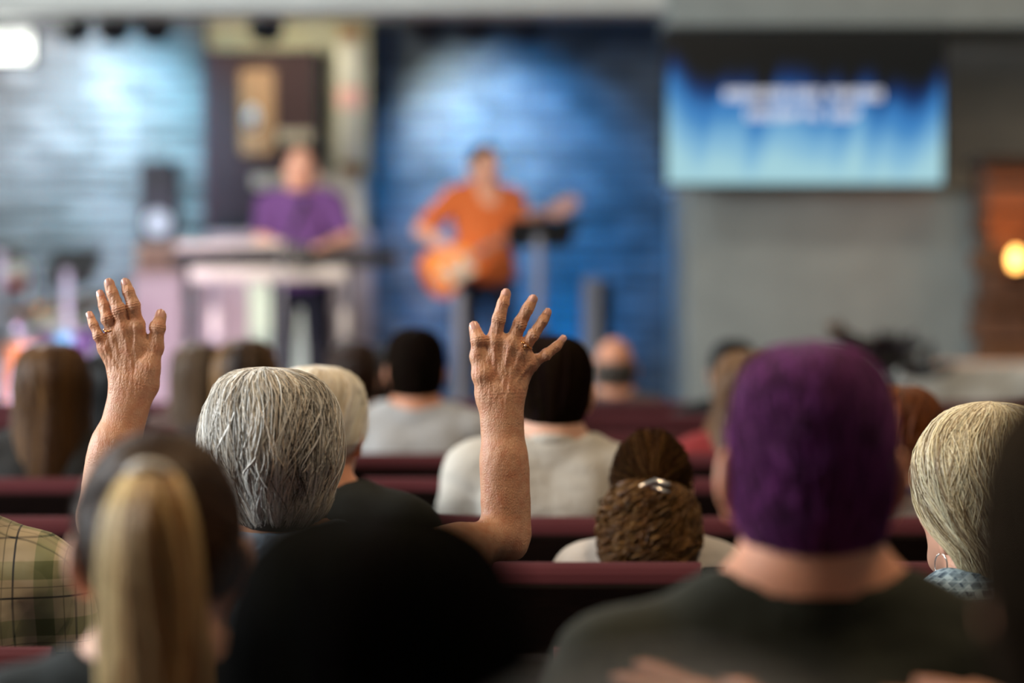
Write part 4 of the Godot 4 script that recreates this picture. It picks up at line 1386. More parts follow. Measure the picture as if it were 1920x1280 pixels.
func trousers_mesh() -> ArrayMesh:
	if cache.has("trousers"): return cache.trousers
	var f := Field.new(Vector3(-0.27, 0.03, -0.68), Vector3(0.27, 0.68, 0.20), 0.018)
	f.ell(Vector3(0, 0.56, -0.01), Vector3(0.178, 0.115, 0.145), 0.04)
	for s in [-1.0, 1.0]:
		f.cap(Vector3(s * 0.09, 0.535, -0.06), Vector3(s * 0.11, 0.52, -0.44), 0.082, 0.066, 0.04)
		f.cap(Vector3(s * 0.11, 0.51, -0.45), Vector3(s * 0.11, 0.11, -0.46), 0.064, 0.056, 0.03)
	f.cut(Vector3.UP, Vector3(0, 0.64, 0))
	f.cut(Vector3.DOWN, Vector3(0, 0.08, 0))
	var b := Buf.new()
	f.surface(b)
	cache.trousers = b.mesh()
	return cache.trousers

func shoe_mesh() -> ArrayMesh:
	if cache.has("shoe"): return cache.shoe
	var f := Field.new(Vector3(-0.08, -0.02, -0.26), Vector3(0.08, 0.16, 0.09), 0.012)
	f.cap(Vector3(0, 0.045, 0.02), Vector3(0, 0.040, -0.17), 0.042, 0.040, 0.03)
	f.cap(Vector3(0, 0.11, 0.0), Vector3(0, 0.06, 0.0), 0.044, 0.045, 0.03)
	f.cut(Vector3.DOWN, Vector3(0, 0.004, 0))
	var b := Buf.new()
	f.surface(b)
	cache.shoe = b.mesh()
	return cache.shoe

func eyes(t: Node3D, up := 0.0):
	if not cache.has("eye"):
		cache.eye = ball(Vector3(0.0115, 0.0085, 0.0105), Vector3.ZERO, 12)
		cache.iris = ball(Vector3(0.0055, 0.0055, 0.003), Vector3.ZERO, 10)
		var bb := Buf.new()
		bb.tube([Vector3(-0.017, -0.003, 0.004), Vector3(-0.004, 0.003, -0.001), Vector3(0.016, 0.0, 0.003)], [0.002, 0.0038, 0.002], 6)
		cache.brow = bb.mesh()
	for s in [-1, 1]:
		var e := part("eye", cache.eye, M.eye_white, t, Vector3(s * 0.031, 1.157 + up, -0.086))
		part("iris", cache.iris, M.iris, e, Vector3(0, 0, -0.009))

func brows(t: Node3D, mat: Material, up := 0.0):
	for s in [-1, 1]:
		var e := part("eyebrow", cache.brow, mat, t, Vector3(s * 0.033, 1.181 + up, -0.099))
		e.scale.x = s

const SKIN := {"fair": Color(0.84, 0.64, 0.54), "tan": Color(0.66, 0.44, 0.32), "ruddy": Color(0.84, 0.58, 0.45)}

func skin_of(n: String) -> StandardMaterial3D:
	if not cache.has("skin_" + n):
		var m: StandardMaterial3D = M.skin.duplicate()
		m.albedo_color = SKIN[n]
		m.subsurf_scatter_enabled = true
		m.subsurf_scatter_strength = 0.08
		cache["skin_" + n] = m
	return cache["skin_" + n]

# a seated person whose crown (hair included) stands at pixel (px, top), d metres away
func seated(px: float, top: float, d: float, label: String, o: Dictionary) -> Node3D:
	var p := W(px, top, d)
	var up: float = -o.get("drop", clampf(roundf((o.get("crown", 1.278) - p.y / 0.945) / 0.04) * 0.04, 0.0, 0.16))
	var s: float = p.y / (o.get("crown", 1.278) + up)
	var t := thing("person", label, "person", Vector3(p.x, 0, p.z), o.get("yaw", 0.0))
	t.scale = Vector3.ONE * s
	t.rotation.z = o.get("roll", 0.0)
	var kind: String = o.get("kind", "man")
	var g: Dictionary = o.get("g", {"man": {}, "woman": {"female": true, "shoulder": 0.135, "build": 0.90, "neck": 0.049, "arm": 0.88}}[kind])
	var skin: Material = o.get("skin_mat", skin_of(o.get("skin", "fair")))
	var body := part("body", body_mesh("%s_%.2f" % [o.get("body_key", "body_" + kind), up], g, up), skin, t)
	if o.has("shirt"):
		var sl: float = o.get("sleeve", 0.62)
		part("shirt", shirt_mesh("%s_%s_%.2f_%.3f_%.2f" % [o.get("body_key", kind), "shirt", sl, o.get("neckline", 0.072), up], g, sl, o.get("neckline", 0.072), up, o.get("cell", 0.012), 0.006, o.get("low", 0.0)), o.shirt, t)
	if o.has("collar"):
		var b := Buf.new()
		var ring := []
		var rad := []
		for k in 25:
			var an := TAU * k / 24.0 - PI / 2
			ring.append(Vector3(cos(an) * 0.067, 1.030 + up + 0.012 * sin(an), 0.022 + sin(an) * 0.066))
			rad.append(0.013)
		b.tube(ring, rad, 10)
		part("collar", b.mesh(), o.collar, t)
	part("trousers", trousers_mesh(), o.get("trousers", M.black_cloth), t)
	for q in [-1, 1]:
		part("shoe", shoe_mesh(), M.shoe, t, Vector3(q * 0.11, 0, -0.46))
	eyes(t, up)
	if o.has("hair"):
		part("hair", o.hair, o.get("hair_mat", M.hair), t, Vector3(0, up, 0))
	return t

func build_people():
	near_people()
	focus_people()
	far_people()
	musicians()

func near_people():
	# purple buzz cut
	var g := {"shoulder": 0.164, "build": 1.10, "neck": 0.060, "arm": 1.12, "cell": 0.005, "slope": 0.018}
	var rows := cap_rows(0.0835, 0.106, 1.068, 66.0, 0.012, 1.277)
	var hm := hair(rows, {"tones": [Color(0.45, 0.21, 0.45), Color(0.24, 0.11, 0.23), Color(0.54, 0.27, 0.53), Color(0.17, 0.10, 0.11)], "shell": Color(0.31, 0.145, 0.30), "strands": 2600, "seg": 2, "width": 0.0009, "lift": 0.035, "t0a": 0.0, "t0b": 0.93, "t1": 1.0, "jag": 0.9, "locks": 400, "wave": 0.0, "stray": 0.0, "seed": 21, "lump": 0.002, "nt": 40, "np": 60})
	var fuzz: StandardMaterial3D = M.hair_dull.duplicate()
	fuzz.rim_enabled = true
	fuzz.rim = 0.22
	fuzz.rim_tint = 0.8
	seated(1521, 640, 2.42, "man with a purple buzz cut and an olive green T-shirt, seen from behind", {"g": g, "body_key": "stocky", "shirt": cloth(Color(0.115, 0.125, 0.065)), "sleeve": 0.6, "neckline": 0.078, "hair": hm, "hair_mat": fuzz, "skin": "ruddy", "crown": 1.277})
	# ponytail
	var rw := []
	for k in 11:
		var a := deg_to_rad(118.0 * k / 10.0)
		rw.append([0.108 * cos(a), 0, 0, 0.086 * sin(a), 0.100 * sin(a), 180])
	var ax := Transform3D(Basis(Vector3.RIGHT, deg_to_rad(62)), Vector3(0, 1.172, 0.010))
	var cap := hair(rw, {"tones": [Color(0.17, 0.11, 0.07), Color(0.24, 0.165, 0.10), Color(0.31, 0.22, 0.13)], "shell": Color(0.15, 0.10, 0.065), "strands": 1200, "seg": 8, "width": 0.0013, "lift": 0.03, "t0a": 0.02, "t0b": 0.5, "jag": 0.1, "locks": 120, "seed": 5}, ax)
	var pt := seated(302, 812, 2.36, "girl with a long blonde streaked ponytail in a pale hair tie", {"kind": "woman", "shirt": cloth(Color(0.075, 0.115, 0.125)), "sleeve": 0.7, "hair": cap, "crown": 1.272})
	var lift: Vector3 = pt.get_node("hair").position
	var tail := []
	for q in [[1.240, 0.100, 0.012, 0.012], [1.236, 0.122, 0.026, 0.022], [1.205, 0.142, 0.040, 0.026], [1.15, 0.145, 0.047, 0.028], [1.08, 0.142, 0.050, 0.029], [1.0, 0.145, 0.051, 0.029], [0.93, 0.15, 0.048, 0.026], [0.86, 0.152, 0.036, 0.02], [0.80, 0.152, 0.012, 0.01]]:
		tail.append([q[0], 0.008 + (1.24 - q[0]) * 0.02, q[1], q[2], q[3], 180])
	var th := hair(tail, {"tones": [Color(0.86, 0.74, 0.52), Color(0.74, 0.58, 0.36), Color(0.36, 0.24, 0.14), Color(0.92, 0.83, 0.62), Color(0.55, 0.38, 0.22)], "shell": Color(0.46, 0.33, 0.20), "strands": 1500, "seg": 14, "width": 0.0016, "lift": 0.10, "t0a": 0.0, "t0b": 0.08, "jag": 0.12, "locks": 46, "wave": 0.10, "seed": 8})
	part("ponytail", th, M.hair, pt, lift)
	var tie := []
	var tr := []
	for k in 17:
		var an := TAU * k / 16.0
		tie.append(Vector3(cos(an) * 0.018 + 0.006, 1.238 + 0.010 * sin(an), 0.118 + 0.012 * sin(an)))
		tr.append(0.007)
	var tb := Buf.new()
	tb.tube(tie, tr, 8)
	part("hair_tie", tb.mesh(), mk(Color(0.86, 0.83, 0.78), 0.5), pt, lift)
	# dark head in the middle
	var bh := hair(long_rows(0.098, 0.118, 0.93, 1.10), {"tones": [Color(0.05, 0.045, 0.042), Color(0.075, 0.07, 0.062)], "strands": 500, "width": 0.0015, "lift": 0.05, "seed": 4, "wave": 0.05})
	seated(700, 935, 1.45, "person with black shoulder length hair, a dark blurred shape in the middle", {"kind": "woman", "shirt": cloth(Color(0.04, 0.045, 0.05)), "sleeve": 1.6, "hair": bh, "hair_mat": M.hair_dull, "crown": 1.282, "skin": "tan"})
	# dark head at the right edge with an arm along the neighbour's back
	var root := W(2128, 700, 1.50)
	var L := func(px: float, py: float, d: float) -> Vector3: return (W(px, py, d) - Vector3(root.x, 0, root.z)) / (root.y / 1.278)
	var wl: Vector3 = L.call(1430, 1380, 2.10)
	var wr: Vector3 = L.call(1935, 1378, 2.08)
	var tl: Vector3 = L.call(1140, 1270, 2.23)
	var tr2: Vector3 = L.call(1600, 1304, 2.23)
	var g2 := {"shoulder": 0.155, "arms": [
		[Vector3(-0.19, 0.95, 0.02), Vector3(-0.20, 0.80, -0.24), wl, (tl - wl).normalized(), Vector3(0.1, 0.8, 1.0), -1.0, 0.04],
		[Vector3(0.19, 0.95, 0.02), Vector3(0.12, 0.78, -0.26), wr, (tr2 - wr).normalized(), Vector3(-0.1, 0.8, 1.0), 1.0, 0.04]]}
	var gh := hair(cap_rows(0.096, 0.112, 1.05, 80.0, 0.012, 1.278), {"tones": [Color(0.15, 0.12, 0.09), Color(0.22, 0.18, 0.14)], "shell": Color(0.15, 0.12, 0.09), "strands": 500, "lift": 0.05, "seed": 14})
	seated(2128, 700, 1.50, "person with dark greying hair at the right edge, bare hands on the olive shirt's back", {"g": g2, "body_key": "reaching", "shirt": cloth(Color(0.12, 0.05, 0.045)), "sleeve": 0.5, "hair": gh, "hair_mat": M.hair_dull, "skin": "tan", "drop": 0.0})
	# grey hair just under the lens
	var wh := hair(cap_rows(0.085, 0.106, 1.07, 70.0, 0.012, 1.278), {"tones": [Color(0.55, 0.54, 0.52), Color(0.42, 0.41, 0.40)], "strands": 500, "lift": 0.05, "seed": 15})
	seated(1330, 1318, 0.64, "person with short grey hair, a soft blur at the lower edge", {"shirt": cloth(Color(0.25, 0.26, 0.28)), "hair": wh})

func plaid() -> StandardMaterial3D:
	var im := Image.create(128, 128, false, Image.FORMAT_RGB8)
	im.fill(Color(0.80, 0.74, 0.62))
	im.fill_rect(Rect2i(0, 0, 40, 128), Color(0.62, 0.63, 0.48))
	for y in 128:
		for x in 128:
			if y > 14 and y < 54:
				im.set_pixel(x, y, Color(0.36, 0.40, 0.25) if x < 40 else Color(0.62, 0.62, 0.47))
	im.fill_rect(Rect2i(82, 0, 4, 128), Color(0.13, 0.15, 0.22))
	im.fill_rect(Rect2i(0, 92, 128, 4), Color(0.16, 0.17, 0.20))
	im.fill_rect(Rect2i(60, 0, 2, 128), Color(0.45, 0.42, 0.36))
	im.fill_rect(Rect2i(0, 70, 128, 2), Color(0.45, 0.42, 0.36))
	var m := mk(Color(0.92, 0.92, 0.92), 0.9)
	m.albedo_texture = ImageTexture.create_from_image(im)
	m.uv1_triplanar = true
	m.uv1_scale = Vector3(11, 11, 11)
	return m

func dotted() -> StandardMaterial3D:
	var im := Image.create(64, 64, false, Image.FORMAT_RGB8)
	im.fill(Color(0.62, 0.70, 0.74))
	for r in 4:
		for c in 2:
			var x := c * 32 + (16 if r % 2 else 0)
			im.fill_rect(Rect2i(x % 64, r * 16 + 3, 20, 9), Color(0.16, 0.25, 0.33))
			im.fill_rect(Rect2i(x % 64, r * 16 + 13, 26, 2), Color(0.30, 0.42, 0.48))
	var m := mk(Color.WHITE, 0.85)
	m.albedo_texture = ImageTexture.create_from_image(im)
	m.uv1_triplanar = true
	m.uv1_scale = Vector3(22, 22, 22)
	return m

func forearm_bones(f: Field, w0: Vector3, w1: Vector3, el: Vector3) -> void:
	var wm := (w0 + w1) * 0.5
	for e in [w0, w1]:
		var a: Vector3 = e.lerp(wm, 0.36)
		f.cap(a, a.lerp(el, 0.42), 0.0185, 0.0225, 0.02)
	f.cap(wm, wm.lerp(el, 0.5), 0.0205, 0.0310, 0.02)

# a spread hand from joints in the picture plane: F = four fingers [mcp, pip, dip, tip], T = thumb [cmc, mcp, ip, tip]; all points already in the person's axes
func spread_hand(b: Buf, nails: Array, wrist: Array, elbow: Vector3, fingers: Array, thumb: Array, tint) -> void:
	var lo := Vector3.ONE * 9.0
	var hi := Vector3.ONE * -9.0
	for f in fingers + [thumb]:
		for p in f:
			lo = lo.min(p)
			hi = hi.max(p)
	for p in wrist:
		lo = lo.min(p)
		hi = hi.max(p)
	var wm: Vector3 = (wrist[0] + wrist[1]) * 0.5
	var f := Field.new(lo - Vector3(0.026, 0.062, 0.036), hi + Vector3(0.022, 0.014, 0.03), 0.0017)
	var rad := [[0.0120, 0.0110, 0.0099, 0.0082], [0.0121, 0.0112, 0.0099, 0.0083], [0.0111, 0.0099, 0.0089, 0.0075], [0.0099, 0.0087, 0.0078, 0.0063]]
	var Z := Vector3(0, 0, 1)
	# palm: metacarpals, filled between
	for k in 4:
		var w0: Vector3 = wrist[0].lerp(wrist[1], 0.16 + 0.22 * k)
		f.cap(w0, fingers[k][0], 0.0165, 0.0128, 0.014, Z, 1.15)
	for k in 3:
		f.cap(wm.lerp(fingers[k][0], 0.35), (fingers[k][0] + fingers[k + 1][0]) * 0.5, 0.015, 0.0105, 0.012)
		f.cap(fingers[k][0].lerp(fingers[k][1], 0.16), fingers[k + 1][0].lerp(fingers[k + 1][1], 0.16), 0.0085, 0.0085, 0.010)
	# heel of the thumb and web
	f.cap(wrist[0].lerp(wm, 0.35), thumb[0], 0.0165, 0.017, 0.014)
	f.cap(thumb[0], thumb[1], 0.0165, 0.0125, 0.012)
	f.cap(thumb[0].lerp(fingers[0][0], 0.55) - Z * 0.004, thumb[1].lerp(fingers[0][0], 0.30) - Z * 0.004, 0.010, 0.007, 0.016)
	f.cap(thumb[1], thumb[2], 0.0128, 0.0118, 0.006)
	f.cap(thumb[2], thumb[3], 0.0122, 0.0098, 0.004)
	f.ell(thumb[2] + Z * 0.002, Vector3(0.0120, 0.011, 0.0105), 0.005)
	for k in 4:
		var q: Array = fingers[k]
		var r: Array = rad[k]
		f.cap(q[0], q[1], r[0], r[1] * 0.97, 0.005)
		f.cap(q[1], q[2], r[1] * 0.97, r[2], 0.003)
		f.cap(q[2], q[3], r[2], r[3], 0.003)
		f.ell(q[1] + Z * 0.0012, Vector3(r[1], r[1] * 1.15, r[1] * 0.98), 0.003)
		f.ell(q[0] + Z * 0.0035, Vector3(0.0105, 0.0120, 0.0100), 0.010)
		# tendon on the back of the hand
		var t0: Vector3 = wm.lerp(wrist[1 if k > 1 else 0], 0.25) + Z * 0.0125
		f.cap(t0, q[0] + Z * 0.0138, 0.0036, 0.0034, 0.0035)
	# veins
	for k in 3:
		var m0: Vector3 = (fingers[k][0] + fingers[k + 1][0]) * 0.5 + Z * 0.0095
		var m1: Vector3 = wm.lerp(m0, 0.45) + Z * 0.0030 + Vector3(0.004 * (k - 1), 0, 0)
		f.cap(m0.lerp(m1, 0.1), m1, 0.0020, 0.0024, 0.0030)
		f.cap(m1, wm + Vector3(0.006 * (k - 1), -0.01, 0.0135), 0.0024, 0.0020, 0.0030)
	# wrist and forearm start
	var fd := (elbow - wm).normalized()
	forearm_bones(f, wrist[0], wrist[1], elbow)
	# skin creases
	for k in 4:
		var q: Array = fingers[k]
		f.wrinkle(q[1], (q[2] - q[0]).normalized(), 0.018, 0.010, 0.0040, 0.00062)
		f.wrinkle(q[2], (q[3] - q[1]).normalized(), 0.014, 0.006, 0.0038, 0.00045)
	f.wrinkle(thumb[2], (thumb[3] - thumb[1]).normalized(), 0.018, 0.009, 0.0042, 0.0006)
	f.wrinkle(wm, fd, 0.045, 0.016, 0.0062, 0.00012)
	var n := FastNoiseLite.new()
	n.frequency = 1.0
	n.seed = 3
	n.fractal_octaves = 3
	f.noise(n, 0.0013, Vector3(125, 28, 125), 3.0, wm + fd * 0.045, -fd, 0.05)
	n.seed = 9
	f.noise(n, 0.0004, Vector3(330, 300, 330), 3.0, wm + fd * 0.045, -fd, 0.05)
	f.cut(fd, wm + fd * 0.052)
	f.surface(b, tint)
	# nails
	for q in fingers + [thumb]:
		var tip: Vector3 = q[3]
		var dir: Vector3 = (q[3] - q[2]).normalized()
		var up := (Z + Vector3(0, 0.35, 0))
		up = (up - dir * up.dot(dir)).normalized()
		nails.append([tip, dir, up, 0.0058 if q != thumb else 0.0072, 0.0098 if q == thumb else (0.0063 if q == fingers[3] else (0.0075 if q == fingers[2] else 0.0082))])

func nail_mesh() -> ArrayMesh:
	if cache.has("nail"): return cache.nail
	var b := Buf.new()
	var nu := 8
	var nv := 8
	for lay in 2:
		var b0 := b.v.size()
		for j in nv + 1:
			for i in nu + 1:
				var u := 2.0 * i / nu - 1.0
				var v := 2.0 * j / nv - 1.0
				var k := pow(1.0 - pow(absf(v), 4.0), 0.35)
				var x := u * k
				b.add(Vector3(x, 0.42 * (1.0 - x * x) - 0.12 * v * v - (0.18 if lay else 0.0), v * 1.15), Vector3(x * 0.9, 0.8, 0.2 * v).normalized() * (1.0 if lay == 0 else -1.0))
		for j in nv:
			for i in nu:
				var a := b0 + j * (nu + 1) + i
				if lay == 0: b.tri(a, a + 1, a + nu + 1); b.tri(a + 1, a + nu + 2, a + nu + 1)
				else: b.tri(a, a + nu + 1, a + 1); b.tri(a + 1, a + nu + 1, a + nu + 2)
	cache.nail = b.mesh()
	return cache.nail

func finger_ring(t: Node3D, at: Vector3, dir: Vector3, r: float, gems: bool):
	var b := Buf.new()
	var u := dir.cross(Vector3(0, 0, 1)).normalized()
	var w := u.cross(dir).normalized()
	var ring := []
	var rr := []
	for k in 33:
		var an := TAU * k / 32.0
		ring.append(at + (u * cos(an) + w * sin(an)) * r + dir * 0.0012 * sin(an))
		rr.append(0.0015)
	b.tube(ring, rr, 8, false)
	var o := part("gold_ring", b.mesh(), M.gold, t)
	if gems:
		for q in [[0.0, 0.0, 0.0026], [0.0042, 0.0022, 0.0020], [-0.0042, 0.0030, 0.0020], [0.0022, -0.0042, 0.0020], [-0.0026, -0.0034, 0.0018], [0.0066, -0.0018, 0.0016], [-0.0068, 0.0006, 0.0016]]:
			part("stone", ball(Vector3.ONE * q[2], at + w * (r + 0.0012) + u * q[0] + dir * q[1], 8), M.gold if q[2] < 0.0022 else M.gem, o)

func focus_people():
	# ---- grey haired woman with both arms raised
	var d := 3.58
	var p0 := W(510, 690, d)
	var s: float = p0.y / 1.285
	var root := Vector3(p0.x, 0, p0.z)
	var L := func(px: float, py: float, dd: float) -> Vector3: return (W(px, py, dd) - root) / s
	var t := thing("person", "grey haired woman in a sleeveless top with both arms raised and hands spread", "person", root)
	t.scale = Vector3.ONE * s
	var skinm: StandardMaterial3D = M.skin_fine.duplicate()
	skinm.albedo_color = Color(0.80, 0.60, 0.47)
	skinm.subsurf_scatter_enabled = true
	skinm.subsurf_scatter_strength = 0.06
	var b := Buf.new()
	var spots := FastNoiseLite.new()
	spots.frequency = 1.0
	spots.seed = 4
	var red := FastNoiseLite.new()
	red.frequency = 1.0
	red.seed = 12
	var tint := func(p: Vector3, _n: Vector3) -> Color:
		var c := Color(1, 1, 1)
		c = c.lerp(Color(0.86, 0.62, 0.55), clampf(red.get_noise_3dv(p * 45.0) * 0.9 + 0.15, 0.0, 0.7))
		var sp := spots.get_noise_3dv(p * 170.0)
		if sp > 0.52: c = c.lerp(Color(0.62, 0.42, 0.32), minf((sp - 0.52) * 4.0, 0.6))
		return c
	var g := {"female": true, "shoulder": 0.138, "build": 0.95, "neck": 0.050, "arm": 0.92}
	var hf := Field.new(Vector3(-0.12, 1.0, -0.15), Vector3(0.12, 1.29, 0.14), 0.006)
	head_bones(hf, 0.0, g)
	for q in [-1.0, 1.0]: hf.cap(Vector3(q * 0.02, 1.035, 0.03), Vector3(q * 0.125, 0.975, 0.025), 0.046, 0.040, 0.05)
	hf.surface(b, tint, 1.035)
	var K := 3.76
	# joints of both hands: [px, py, depth]
	var right_hand := {
		"fingers": [[[926.5, 640, K], [935.2, 598.5, K - 0.005], [943.6, 569, K - 0.002], [948.6, 550, K + 0.004]],
			[[957.5, 647, K - 0.002], [974.3, 607, K - 0.002], [989, 579, K - 0.003], [999.5, 561, K + 0.002]],
			[[975.5, 660, K], [999.7, 627.7, K - 0.005], [1017.3, 602.3, K - 0.002], [1026.5, 586.5, K + 0.004]],
			[[993, 682, K + 0.004], [1024.3, 664.5, K - 0.004], [1043.7, 649, K], [1055.0, 636.5, K + 0.007]]],
		"thumb": [[906, 704, K - 0.004], [895.5, 668, K], [897.5, 637, K - 0.002], [889.5, 614, K + 0.008]],
		"wrist": [[906, 742, K], [972, 738, K]], "elbow": [951, 1003, 3.74], "fore": 1.0}
	var left_hand := {
		"fingers": [[[256.5, 612, K], [250.5, 573, K - 0.005], [241.3, 547, K - 0.002], [235.5, 530.5, K + 0.004]],
			[[232.5, 619, K - 0.002], [223, 580.5, K - 0.007], [211, 551, K - 0.003], [204.5, 530.5, K + 0.002]],
			[[214.4, 633, K + 0.003], [201, 598, K - 0.003], [194.5, 572.5, K + 0.004], [189, 553, K + 0.014]],
			[[198.8, 652, K + 0.004], [184.5, 629.5, K - 0.004], [175.6, 609.5, K], [169.0, 592, K + 0.007]]],
		"thumb": [[279, 690, K - 0.004], [292.5, 651, K], [295.5, 613.5, K - 0.002], [301.5, 592, K + 0.008]],
		"wrist": [[284, 720, K], [217, 718, K]], "elbow": [186, 968, 3.74], "fore": 1.0}
	var nails := []
	var tf_lo := Vector3(-0.30, 0.43, -0.20)
	var tf_hi := Vector3(0.30, 1.10, 0.19)
	var limbs := []
	for H in [right_hand, left_hand]:
		var fg := []
		for q in H.fingers:
			var one := []
			for j in q: one.append(L.call(j[0], j[1], j[2]))
			fg.append(one)
		var tb := []
		for j in H.thumb: tb.append(L.call(j[0], j[1], j[2]))
		var w0: Vector3 = L.call(H.wrist[0][0], H.wrist[0][1], H.wrist[0][2])
		var w1: Vector3 = L.call(H.wrist[1][0], H.wrist[1][1], H.wrist[1][2])
		var el: Vector3 = L.call(H.elbow[0], H.elbow[1], H.elbow[2])
		spread_hand(b, nails, [w0, w1], el, fg, tb, tint)
		var wm := (w0 + w1) * 0.5
		limbs.append([w0, w1, wm, el])
		H.pts = fg
	# forearms and elbows, finer than the trunk
	for k in 2:
		var q: Array = limbs[k]
		var sgn := 1.0 if k == 0 else -1.0
		var sh := Vector3(sgn * 0.172, 0.955, 0.0)
		var el: Vector3 = q[3]
		var fd: Vector3 = (el - q[2]).normalized()
		var lo: Vector3 = q[2].min(el).min(sh) - Vector3.ONE * 0.07
		var hi: Vector3 = q[2].max(el).max(sh) + Vector3.ONE * 0.07
		var f := Field.new(lo, hi, 0.0042)
		forearm_bones(f, q[0], q[1], el)
		f.cap(q[2].lerp(el, 0.45), el, 0.0312, 0.0325, 0.02)
		f.ell(q[2].lerp(el, 0.75), Vector3(0.0365, 0.085, 0.034), 0.03)
		f.cap(el, el.lerp(sh, 0.5), 0.0335, 0.042, 0.02)
		f.cap(el.lerp(sh, 0.4), sh, 0.043, 0.048, 0.02)
		f.ell(el + Vector3(sgn * 0.012, -0.018, 0.012), Vector3(0.019, 0.021, 0.018), 0.012)
		f.ell(el.lerp(sh, 0.4) - Vector3(0, 0.022, 0), Vector3(0.045, 0.038, 0.04), 0.03)
		var n := FastNoiseLite.new()
		n.frequency = 1.0
		n.fractal_octaves = 3
		f.noise(n, 0.0012, Vector3(60, 26, 60), 3.0, q[2] + fd * 0.05, fd, 0.04)
		# meets the hand's own surface a little past the wrist
		f.cut(-fd, q[2] + fd * 0.040)
		f.surface(b, tint)
	var tf := Field.new(tf_lo, tf_hi, 0.012)
	trunk(tf, g, 0.0, 0.0)
	tf.cap(Vector3(0, 1.10, 0.015), Vector3(0, 0.98, 0.03), 0.050, 0.057, 0.02)
	for k in 2:
		var sgn := 1.0 if k == 0 else -1.0
		tf.cap(Vector3(sgn * 0.172, 0.955, 0.0), limbs[k][3].lerp(Vector3(sgn * 0.172, 0.955, 0.0), 0.7), 0.048, 0.045, 0.04)
	tf.cut(Vector3.UP, Vector3(0, 1.062, 0))
	tf.surface(b, tint)
	part("body", b.mesh(), skinm, t)
	for q in nails:
		var nl := part("fingernail", nail_mesh(), M.nail, t)
		var dir: Vector3 = q[1]
		var up: Vector3 = q[2]
		var xx := up.cross(dir).normalized()
		nl.transform = Transform3D(Basis(xx * q[3], up * 0.0052, dir * q[3]), q[0] + up * (q[4] - 0.0006) - dir * 0.0005)
	var rp: Array = right_hand.pts[2]
	finger_ring(t, rp[0].lerp(rp[1], 0.45), (rp[1] - rp[0]).normalized(), 0.0120, true)
	var lp: Array = left_hand.pts[2]
	finger_ring(t, lp[0].lerp(lp[1], 0.45), (lp[1] - lp[0] + Vector3(0.008, 0, 0.004)).normalized(), 0.0124, false)
	part("top", shirt_mesh("grey_top", g, 0.0, 0.088, 0.0, 0.010, 0.004, 0.03), cloth(Color(0.55, 0.62, 0.70)), t)
	part("trousers", trousers_mesh(), M.black_cloth, t)
	for q in [-1, 1]: part("shoe", shoe_mesh(), M.shoe, t, Vector3(q * 0.11, 0, -0.46))
	eyes(t)
	var rows := [[1.286, -0.01, 0.008, 0.0, 0.0, 180], [1.283, -0.008, 0.01, 0.040, 0.040, 180], [1.268, -0.004, 0.01, 0.071, 0.073, 180], [1.243, 0.0, 0.01, 0.087, 0.094, 168], [1.208, 0.001, 0.012, 0.098, 0.108, 145],
		[1.168, 0.001, 0.013, 0.103, 0.112, 130], [1.130, 0.002, 0.012, 0.100, 0.110, 124], [1.095, 0.004, 0.012, 0.091, 0.102, 120], [1.062, 0.006, 0.014, 0.085, 0.093, 112], [1.038, 0.008, 0.016, 0.072, 0.082, 95]]
	var hm := hair(rows, {"tones": [Color(0.86, 0.86, 0.84), Color(0.97, 0.97, 0.95), Color(0.62, 0.60, 0.56), Color(0.30, 0.28, 0.26), Color(0.88, 0.83, 0.76)], "shell": Color(0.24, 0.23, 0.22), "strands": 5600, "seg": 12, "width": 0.00085, "lift": 0.11, "t0a": 0.0, "t0b": 0.55, "jag": 0.12, "locks": 190, "wave": 0.08, "stray": 0.08, "seed": 31, "nt": 32, "np": 48})
	part("hair", hm, M.hair, t)
	# ---- blonde bob with a hoop earring
	var br := [[1.300, 0.012, 0.0, 0.0, 0.0, 180], [1.297, 0.01, 0.004, 0.036, 0.038, 180], [1.282, 0.008, 0.008, 0.068, 0.072, 178], [1.252, 0.004, 0.01, 0.090, 0.095, 168], [1.212, 0.0, 0.012, 0.101, 0.110, 150],
		[1.168, 0.0, 0.014, 0.102, 0.114, 135], [1.122, 0.0, 0.016, 0.096, 0.109, 112], [1.080, 0.0, 0.018, 0.085, 0.100, 88], [1.042, 0.0, 0.022, 0.074, 0.085, 78], [1.012, 0.0, 0.030, 0.060, 0.074, 66]]
	var bm := hair(br, {"tones": [Color(0.90, 0.86, 0.72), Color(0.96, 0.93, 0.83), Color(0.78, 0.71, 0.56), Color(0.50, 0.41, 0.30), Color(0.93, 0.89, 0.76)], "shell": Color(0.70, 0.63, 0.50), "strands": 5400, "seg": 12, "width": 0.00085, "lift": 0.085, "t0a": 0.0, "t0b": 0.5, "jag": 0.13, "locks": 110, "wave": 0.10, "stray": 0.04, "twist": -0.10, "seed": 41, "nt": 32, "np": 48})
	var pale: StandardMaterial3D = M.hair.duplicate()
	pale.metallic_specular = 0.5
	var bw := seated(1846, 752, 3.54, "woman with a short blonde bob and a silver hoop earring, head turned left", {"kind": "woman", "yaw": 0.55, "g": {"female": true, "shoulder": 0.135, "build": 0.90, "neck": 0.049, "arm": 0.88, "ear_drop": 0.018, "cell": 0.004}, "body_key": "blonde", "drop": 0.11, "hair_mat": pale, "shirt": dotted(), "sleeve": 0.7, "neckline": 0.066, "hair": bm, "crown": 1.302, "skin": "fair"})
	var hoop := []
	var hr := []
	for k in 29:
		var an := TAU * (k / 28.0) * 0.94 + PI / 2 + 0.2
		hoop.append(Vector3(-0.090, 1.072 - 0.11 - 0.012 + sin(an) * 0.0165, 0.006 + cos(an) * 0.0135))
		hr.append(0.0013)
	var hb := Buf.new()
	hb.tube(hoop, hr, 8)
	part("hoop_earring", hb.mesh(), M.silver, bw)
